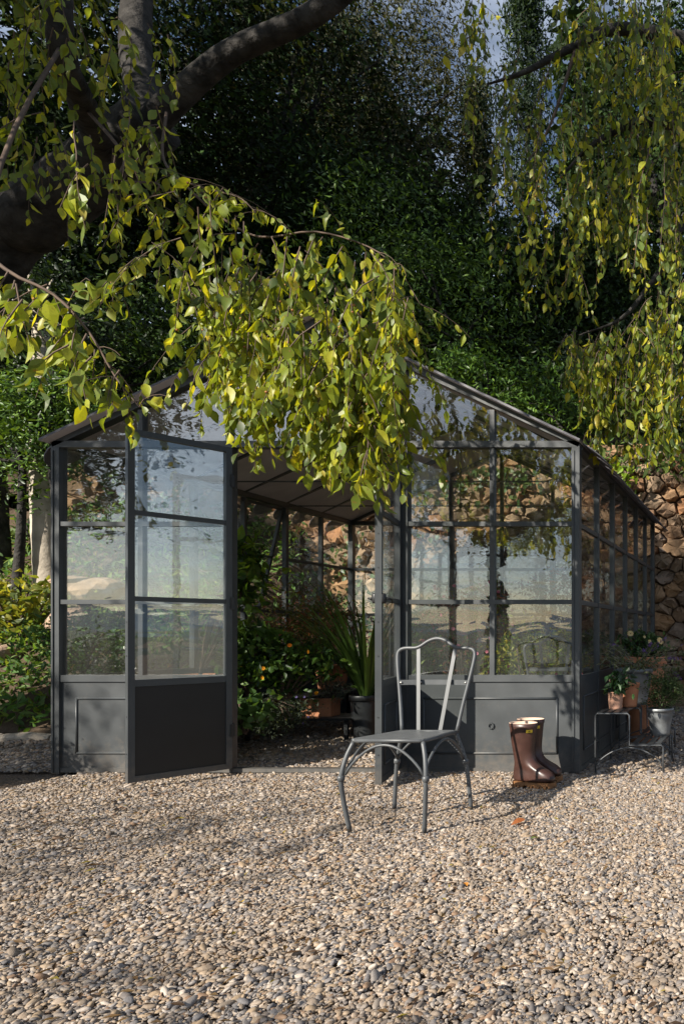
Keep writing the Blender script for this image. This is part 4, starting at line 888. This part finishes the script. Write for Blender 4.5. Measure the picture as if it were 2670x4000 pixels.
# ------------------------------------------------------------------ chairs
def chair(label, loc, rz, group):
    """local frame: x right, y back, origin on the ground under the seat centre"""
    r = empty('garden_chair', loc, rz, label, 'chair', group); CM = M['chair']
    fw, bw, y0, y1, zs = .170, .142, -.20, .20, .418
    rail = [(-fw+.02,y0,zs),(fw-.02,y0,zs),(fw,y0+.02,zs),(bw,y1-.01,zs-.012),(bw-.02,y1,zs-.012),(-bw+.02,y1,zs-.012),(-bw,y1-.01,zs-.012),(-fw,y0+.02,zs)]
    MB().tube(rail + [rail[0]], .009, 8).build('seat_frame', CM, r, True)
    sm = MB()
    for i in range(21):
        t = i/20; xa = lerp(-fw+.008, fw-.008, t); xb = lerp(-bw+.006, bw-.006, t); sag = -.006*math.sin(math.pi*t)
        sm.bar((xa,y0+.006,zs+.006+sag), (xb,y1-.006,zs-.006+sag), .0075, .002)
    for i in range(23):
        t = (i+.5)/23; y = lerp(y0+.008, y1-.008, t); w = lerp(fw, bw, t)-.006; sm.bar((-w,y,zs+.0085-.012*t), (0,y,zs+.0025-.012*t), .0075, .002); sm.bar((0,y,zs+.0025-.012*t), (w,y,zs+.0085-.012*t), .0075, .002)
    sm.build('seat', CM, r)
    for sx in (-1, 1):
        lg = MB().tube(bez([(sx*(fw-.008), y0+.012, zs-.006), (sx*(fw+.014), y0-.012, .34), (sx*(fw+.026), y0-.03, .25), (sx*(fw+.020), y0-.022, .15), (sx*(fw+.004), y0+.002, 0)], 20), [.0105]*21, 8).build('leg', CM, r, True)
        MB().lathe([(.010,-.014),(.0155,-.010),(.0155,.010),(.010,.014)], (sx*(fw+.026), y0-.03, .25), 12).build('collar', CM, lg, True)
        lg = MB().tube(bez([(sx*(bw-.004), y1-.004, zs-.014), (sx*(bw+.018), y1+.010, .33), (sx*(bw+.038), y1+.022, .25), (sx*(bw+.050), y1+.030, .14), (sx*(bw+.060), y1+.038, 0)], 20), [.0105]*21, 8).build('leg', CM, r, True)
        MB().lathe([(.010,-.014),(.0155,-.010),(.0155,.010),(.010,.014)], (sx*(bw+.038), y1+.022, .25), 12).build('collar', CM, lg, True)
    def arch(a, b, zt):
        a, b = Vector(a), Vector(b); q = []
        for i in range(21):
            t = i/20; p = a.lerp(b, t); p.z = a.z + (zt-a.z)*math.sin(math.pi*t)**.8; q.append(p)
        MB().tube(q, .0065, 8).build('arch_brace', CM, r, True)
    fl, f2, bl, b2 = (-fw-.012,y0-.022,.265), (fw+.012,y0-.022,.265), (-bw-.03,y1+.012,.265), (bw+.03,y1+.012,.265)
    arch(fl, f2, zs-.016); arch(fl, bl, zs-.02); arch(f2, b2, zs-.02); arch(bl, b2, zs-.026)
    yb = lambda z: y1 + (z-.4)*.19
    path = [(-bw,yb(.40),.40),(-.165,yb(.55),.55),(-.192,yb(.70),.70),(-.205,yb(.79),.79),(-.196,yb(.822),.822),(-.165,yb(.832),.833),(-.115,yb(.832),.834),(-.085,yb(.845),.845),(-.045,yb(.872),.872),(0,yb(.884),.884),
            (.045,yb(.872),.872),(.085,yb(.845),.845),(.115,yb(.832),.834),(.165,yb(.832),.833),(.196,yb(.822),.822),(.205,yb(.79),.79),(.192,yb(.70),.70),(.165,yb(.55),.55),(bw,yb(.40),.40)]
    MB().tube(bez(path, 72), .0095, 10).build('back_frame', CM, r, True)
    for sx in (-1, 1): MB().bar((sx*.056,yb(.40),.405), (sx*.098,yb(.835),.832), .019, .004, (0,1,0)).build('back_slat', CM, r)
    bnd = MB(); zz = .655; pr = None
    for i in range(13):
        t = i/12; x = lerp(-.185,.185,t); p = Vector((x, yb(zz)+.035*math.sin(math.pi*t)-.006, zz))
        if pr is not None: bnd.bar(pr, p, .004, .026)
        pr = p
    bo = bnd.build('cross_band', CM, r)
    for x in (-.170,-.078,.078,.170):
        MB().lathe([(.0002,-.003),(.006,-.002),(.006,0),(.003,.004)], (0,0,0), 10).build('rivet', M['rivet'], bo, True).matrix_basis = Matrix.Translation((x, yb(zz)+.035*math.sin(math.pi*(x+.185)/.37)-.011, zz)) @ Matrix.Rotation(math.pi/2, 4, 'X')
    return r
chair('grey metal garden chair standing on the gravel before the open door', (-1.690, -1.262, .004), math.radians(-2), 'grey metal garden chairs')
chair('dark metal garden chair inside the greenhouse behind the lower right pane', (-1.53, .62, .004), math.radians(200), 'grey metal garden chairs')

# ------------------------------------------------------------------ boots
def boot(label, heel, ang):
    """local x from heel to toe"""
    r = empty('rubber_boot', (heel[0], heel[1], .008), ang, label, 'boot', 'pair of brown rubber boots'); n = 28
    #      z,   heel x, front x, half width, toe roundness
    rows = [(.030,.004,.272,.046,1),(.045,.002,.276,.048,1),(.062,.002,.274,.048,1),(.080,.004,.262,.047,1),(.096,.006,.238,.045,1),(.110,.008,.205,.044,1),(.125,.010,.176,.044,.5),(.145,.011,.152,.045,.2),(.170,.008,.140,.047,0),(.205,.002,.137,.050,0),(.245,-.006,.140,.054,0),(.290,-.013,.144,.058,0),(.335,-.018,.149,.061,0),(.352,-.019,.151,.062,0)]
    def ring(z, xa, xb, w, k, inset=0):
        cx, rx = (xa+xb)/2, (xb-xa)/2-inset; out = []
        for j in range(n):
            a = 2*math.pi*j/n; ca, sa = math.cos(a), math.sin(a); p = 2.0 + .7*k
            x = math.copysign(abs(ca)**(2/p), ca)*rx; y = math.copysign(abs(sa)**(2/p), sa)*(w-inset)
            if k: y *= 1 + .10*k*(x/rx) - .14*k*math.exp(-((x/rx+.05)/.35)**2)
            out.append((cx+x, y, z))
        return out
    vs = []
    for q in rows: vs += ring(*q)
    k = len(rows); fs = [(i*n+j, i*n+(j+1)%n, (i+1)*n+(j+1)%n, (i+1)*n+j) for i in range(k-1) for j in range(n)] + [tuple(range(n-1,-1,-1))]
    b = MB().add(vs, fs).build('upper', M['rubber'], r, True)
    sd = b.modifiers.new('smooth', 'SUBSURF'); sd.levels = 1; sd.render_levels = 1
    cv = ring(.3525,-.0215,.1535,.0645,0) + ring(.372,-.022,.154,.065,0) + ring(.374,-.02,.152,.063,0,.004) + ring(.30,-.013,.144,.058,0,.005)
    MB().add(cv, [(i*n+j, i*n+(j+1)%n, (i+1)*n+(j+1)%n, (i+1)*n+j) for i in range(2) for j in range(n)]).build('cuff', M['rubber'], r, True)
    rim = ring(.3742,-.0218,.1538,.0648,0) + ring(.3765,-.020,.152,.063,0) + ring(.3745,-.017,.149,.060,0) + ring(.30,-.009,.140,.054,0)
    MB().add(rim, [(i*n+j, i*n+(j+1)%n, (i+1)*n+(j+1)%n, (i+1)*n+j) for i in range(3) for j in range(n)]).build('lining', M['lining'], r, True)
    so = MB(); sv = ring(.012,-.002,.278,.050,1) + ring(.031,-.003,.281,.0515,1); so.add(sv, [(j,(j+1)%n,n+(j+1)%n,n+j) for j in range(n)] + [tuple(range(n-1,-1,-1)), tuple(range(n,2*n))])
    for i in range(12):
        x = .006 + i*.0225
        if 4 <= i <= 4: continue
        w = .043 + (.004 if i > 5 else 0) - (.012 if i == 11 else 0) - (.006 if i == 0 else 0); so.box((x,-w,-.002 if i < 4 or i > 5 else .006),(x+.016,w,.0125))
    so.build('sole', M['sole'], r)
    tb = MB().box((.128,-.0345,.326),(.146,-.0335,.342)).build('label_tab', M['yellow'], r); tb.rotation_euler = (0,0,0)
    # yellow maker's tab wraps the front edge of the shaft
    tb.data.clear_geometry(); vv = []
    for i in range(5):
        a = math.radians(-52 + i*7); cx, rx = .0655, .0865
        vv += [(cx+rx*math.cos(a)*1.004, .0625*math.sin(a)*1.01, .322), (cx+rx*math.cos(a)*1.004, .0625*math.sin(a)*1.01, .339)]
    tb.data.from_pydata(vv, [], [(2*i,2*i+2,2*i+3,2*i+1) for i in range(4)])
    mk = MB(); c = Vector(vv[4]); u = (Vector(vv[6])-Vector(vv[2])); u.normalize(); nn = Vector((u.y,-u.x,0)); c = c + nn*.0012 + Vector((0,0,.0085))
    for p, q in (((-.006,-.003),(0,.003)),((0,.003),(.006,-.003)),((-.006,-.003),(.006,-.003)),((-.003,0),(.003,0))): mk.bar(c+u*p[0]+Vector((0,0,p[1])), c+u*q[0]+Vector((0,0,q[1])), .001, .0013)
    mk.build('print_mark', M['ink'], tb)
    return r
boot('brown rubber boot in front, nearer of the standing pair', (-1.452, -.455), math.radians(-17))
boot('brown rubber boot behind, nearer to the greenhouse panel', (-1.468, -.268), math.radians(-15))

# ------------------------------------------------------------------ plant stands and pots at the right
def stand(label, x0, y0, w, dp, zt, zl, group):
    r = empty('plant_stand', (x0, y0, 0), 0, label, 'plant stand', group); B = M['bench']
    for y in (0, dp):
        MB().tube([(0,y,0),(0,y,zt-.012),(.012,y,zt),(w-.012,y,zt),(w,y,zt-.012),(w,y,zl),(2*w-.012,y,zl),(2*w,y,zl-.012),(2*w,y,0)], .0058, 8).build('frame', M['chair'], r, True)
        q = [(lerp(.006,2*w-.006,t/20), y, .05+(zl-.066)*math.sin(math.pi*t/20)**.75) for t in range(21)]; MB().tube(q, .0045, 8).build('arch', M['chair'], r, True)
    for k in range(4):
        for xa, z in ((0, zt), (w, zl)):
            x = xa + .006 + k*(w-.012)/4; MB().box((x+.006,-.004,z+.0062),(x+.042,dp+.004,z+.0102)).build('slat', B, r)
SG = 'two step metal plant stands'
stand('two step metal plant stand beside the greenhouse corner, nearest the camera', -1.062, -.02, .222, .50, .386, .178, SG)
stand('second two step plant stand farther back along the greenhouse side', -1.10, .66, .222, .34, .35, .16, SG)
pot('small_pot', 'small whitewashed terracotta pot on the upper step', (-.967,.17,.3965), .043, .052, .112, 'terra_pale', .002)
pot('tall_pot', 'plain pink terracotta pot behind the small one on the upper step', (-.905,.335,.3965), .055, .075, .168, 'terra', .002)
g_ = bush('gardenia_plant', 'glossy dark green gardenia in the small pot on the stand', (-.967,.17,.50), (-.945,.13,.58), (.085,.075,.085), 22, 7, .03, .052, [(.016,.045,.012),(.026,.066,.018),(.04,.10,.025),(.014,.034,.012)], LT, 'leaf_gloss', .3, 150)
pot('zinc_bucket', 'galvanised zinc bucket with rosemary on the lower step', (-.693,.40,.1885), .068, .092, .192, 'zinc', .006, 'bucket', None, True, (.62,.66))
bush('rosemary_plant', 'bushy green rosemary growing in the zinc bucket', (-.693,.40,.36), (-.665,.42,.49), (.13,.11,.15), 40, 70, .035, .026, [(.05,.08,.03),(.07,.11,.04),(.10,.14,.06)], DT_N, 'leaf_soft', -.5)
pot('zinc_tub', 'larger galvanised zinc tub on the rear plant stand', (-.96,.85,.3605), .105, .145, .28, 'zinc', .007, 'tub', None, True, (.5,.56))
pot('terracotta_planter', 'large terracotta planter with thick rim by the greenhouse side', (-.955,1.35,0), .13, .175, .715, 'terra', .018, 'pot')
# salvia with purple spikes: thin arching stems
sv = empty('salvia_plant', (-.96,.85,.62), 0, 'sprawling grey stemmed salvia with purple flower spikes in the zinc tub', 'plant'); ps, As, sz_, pp = [], [], [], []
tw = MB()
for i in range(42):
    a = random.uniform(0, 6.28); d = Vector((math.cos(a)*.9+.25, math.sin(a)*.7-.25, random.uniform(.3,1.3))).normalized(); pts = droop((random.gauss(0,.05), random.gauss(0,.05), -.01), d, random.uniform(.28,.62), 10, random.uniform(.05,.22))
    tw.tube(pts, [lerp(.0028,.001,j/10) for j in range(11)], 5, cap=False)
    for j in range(26):
        t = random.uniform(1, 9.9); k = int(t); ps.append(np3(pts[k].lerp(pts[min(10,k+1)], t-k))); As.append((random.gauss(0,1), random.gauss(0,1), random.gauss(-.2,.7))); sz_.append(random.uniform(.018,.045))
    if i % 3 == 0:
        for j in range(60):
            t = random.uniform(7.6, 10); k = min(9,int(t)); pp.append(np3(pts[k].lerp(pts[k+1], t-k)) + RNG.normal(0,.004,3))
tw.build('stems', mat('salvia_stem', (.26,.23,.17), .8), sv, True)
tag(leaf_mass('foliage', np.array(ps), frames(np.array(As)), np.array(sz_), pick_cols(len(ps), [(.13,.15,.09),(.18,.20,.11),(.09,.11,.06)]), LT_NARROW, M['leaf_soft'], sv), kind='stuff')
tag(leaf_mass('flower_spikes', np.array(pp), frames(RNG.normal(size=(len(pp),3))), np.full(len(pp), .013), pick_cols(len(pp), [(.16,.09,.33),(.22,.12,.42),(.10,.06,.22)]), DT, M['petal'], sv), kind='stuff')
rs = bush('rose_bush', 'dark green rose bush with cream blooms in the large planter', (-.955,1.35,.68), np3(P(2508,2525,1.35)), (.15,.12,.10), 22, 36, .05, .045, [(.04,.085,.025),(.06,.12,.035),(.03,.06,.02)], LT, 'leaf_gloss', .3, 80, 12)
def rose(px, py, s):
    c = P(px, py, 1.22); m_ = MB(); vs = []
    for ring_, (k, rr, lift) in enumerate(((9,1.0,.0),(8,.78,.25),(7,.52,.45),(5,.3,.6))):
        for i in range(k):
            a = 6.28*i/k + ring_*.4; d = Vector((math.cos(a), 0, math.sin(a))); t_ = Vector((-math.sin(a),0,math.cos(a))); ou = Vector((0,-1,0))
            p = [d*.15*s, d*rr*s*.7+t_*rr*s*.5+ou*lift*s*.6, d*rr*s+ou*lift*s*.8, d*rr*s*.7-t_*rr*s*.5+ou*lift*s*.6]; m_.add(p, [(0,1,2),(0,2,3)])
    o = m_.build('bloom', M['petal'], rs); c4 = np.ones((len(m_.v),4), np.float32); c4[:,:3] = (.80,.72,.55); o.data.attributes.new('col','FLOAT_COLOR','POINT').data.foreach_set('color', c4.ravel()); o.location = c - Vector(rs.location)
    o.rotation_euler = (random.uniform(-.4,.6), 0, random.uniform(-.6,.6))
    MB().tube([c - Vector(rs.location) + Vector((0,.004,0)), Vector((random.gauss(0,.03),0,.10))], .0025, 5).build('stem', M['twig'], rs)
rose(2460,2475,.028); rose(2515,2488,.012); rose(2533,2506,.020); rose(2576,2503,.034)

# ------------------------------------------------------------------ fallen leaves and twigs on the gravel
def fallen(px, py, s, col, lab):
    y = F*CH/(py-PY) - D; c = P(px, py, y); c.z = .022
    me = bpy.data.meshes.new('fallen_leaf'); me.from_pydata(LT[0].tolist(), [], LT[1]); at = me.attributes.new('col','FLOAT_COLOR','POINT'); c4 = np.ones((len(LT[0]),4), np.float32); c4[:,:3] = col; at.data.foreach_set('color', c4.ravel()); me.materials.append(M['leaf_soft'])
    o = link('fallen_leaf', me); o.location = c; o.scale = (s,)*3; o.rotation_euler = (random.uniform(-.4,.4), random.uniform(-.5,.2), random.uniform(0,6)); tag(o, lab, 'leaf', 'fallen leaves on the gravel')
fallen(2050,3218,.075,(.35,.12,.04),'reddish brown fallen leaf on the gravel right of the chair legs')
fallen(2070,3296,.045,(.12,.20,.03),'small green fallen leaf on the gravel right of the chair')
fallen(1810,3472,.04,(.60,.26,.05),'orange fallen leaf in the middle of the foreground gravel')
fallen(1955,3478,.035,(.55,.28,.06),'orange fallen leaf right of the other one in the foreground')
fallen(948,3548,.04,(.55,.36,.04),'yellow fallen leaf on the left foreground gravel')
fallen(1440,3560,.03,(.55,.36,.04),'tiny yellow fallen leaf at the centre of the foreground gravel')

n = 2600; lx = RNG.uniform(-4.3, .2, n); ly = RNG.uniform(-3.2, -.1, n); ok = (lx > -(ly+D)*1.03) & (lx < -(ly+D)*.08); lx, ly = lx[ok], ly[ok]; n = len(lx)
q = np.column_stack([lx, ly, .012 + .008*np.sin(lx*2.2+ly*1.7) + RNG.uniform(-.002,.004,n)]); ax = RNG.normal(size=(n,3)); ax[:,2] *= .15
tag(leaf_mass('leaf_litter', q, frames(ax, hint=(0,0,3), spread=.6), RNG.uniform(.012,.045,n), pick_cols(n, [(.10,.06,.035),(.16,.10,.05),(.07,.045,.03),(.20,.13,.06),(.30,.24,.05)], [3,3,3,2,.5]), DT_N, M['leaf_soft']), 'dry brown leaf and twig litter scattered over the gravel', 'leaf litter', kind='stuff')
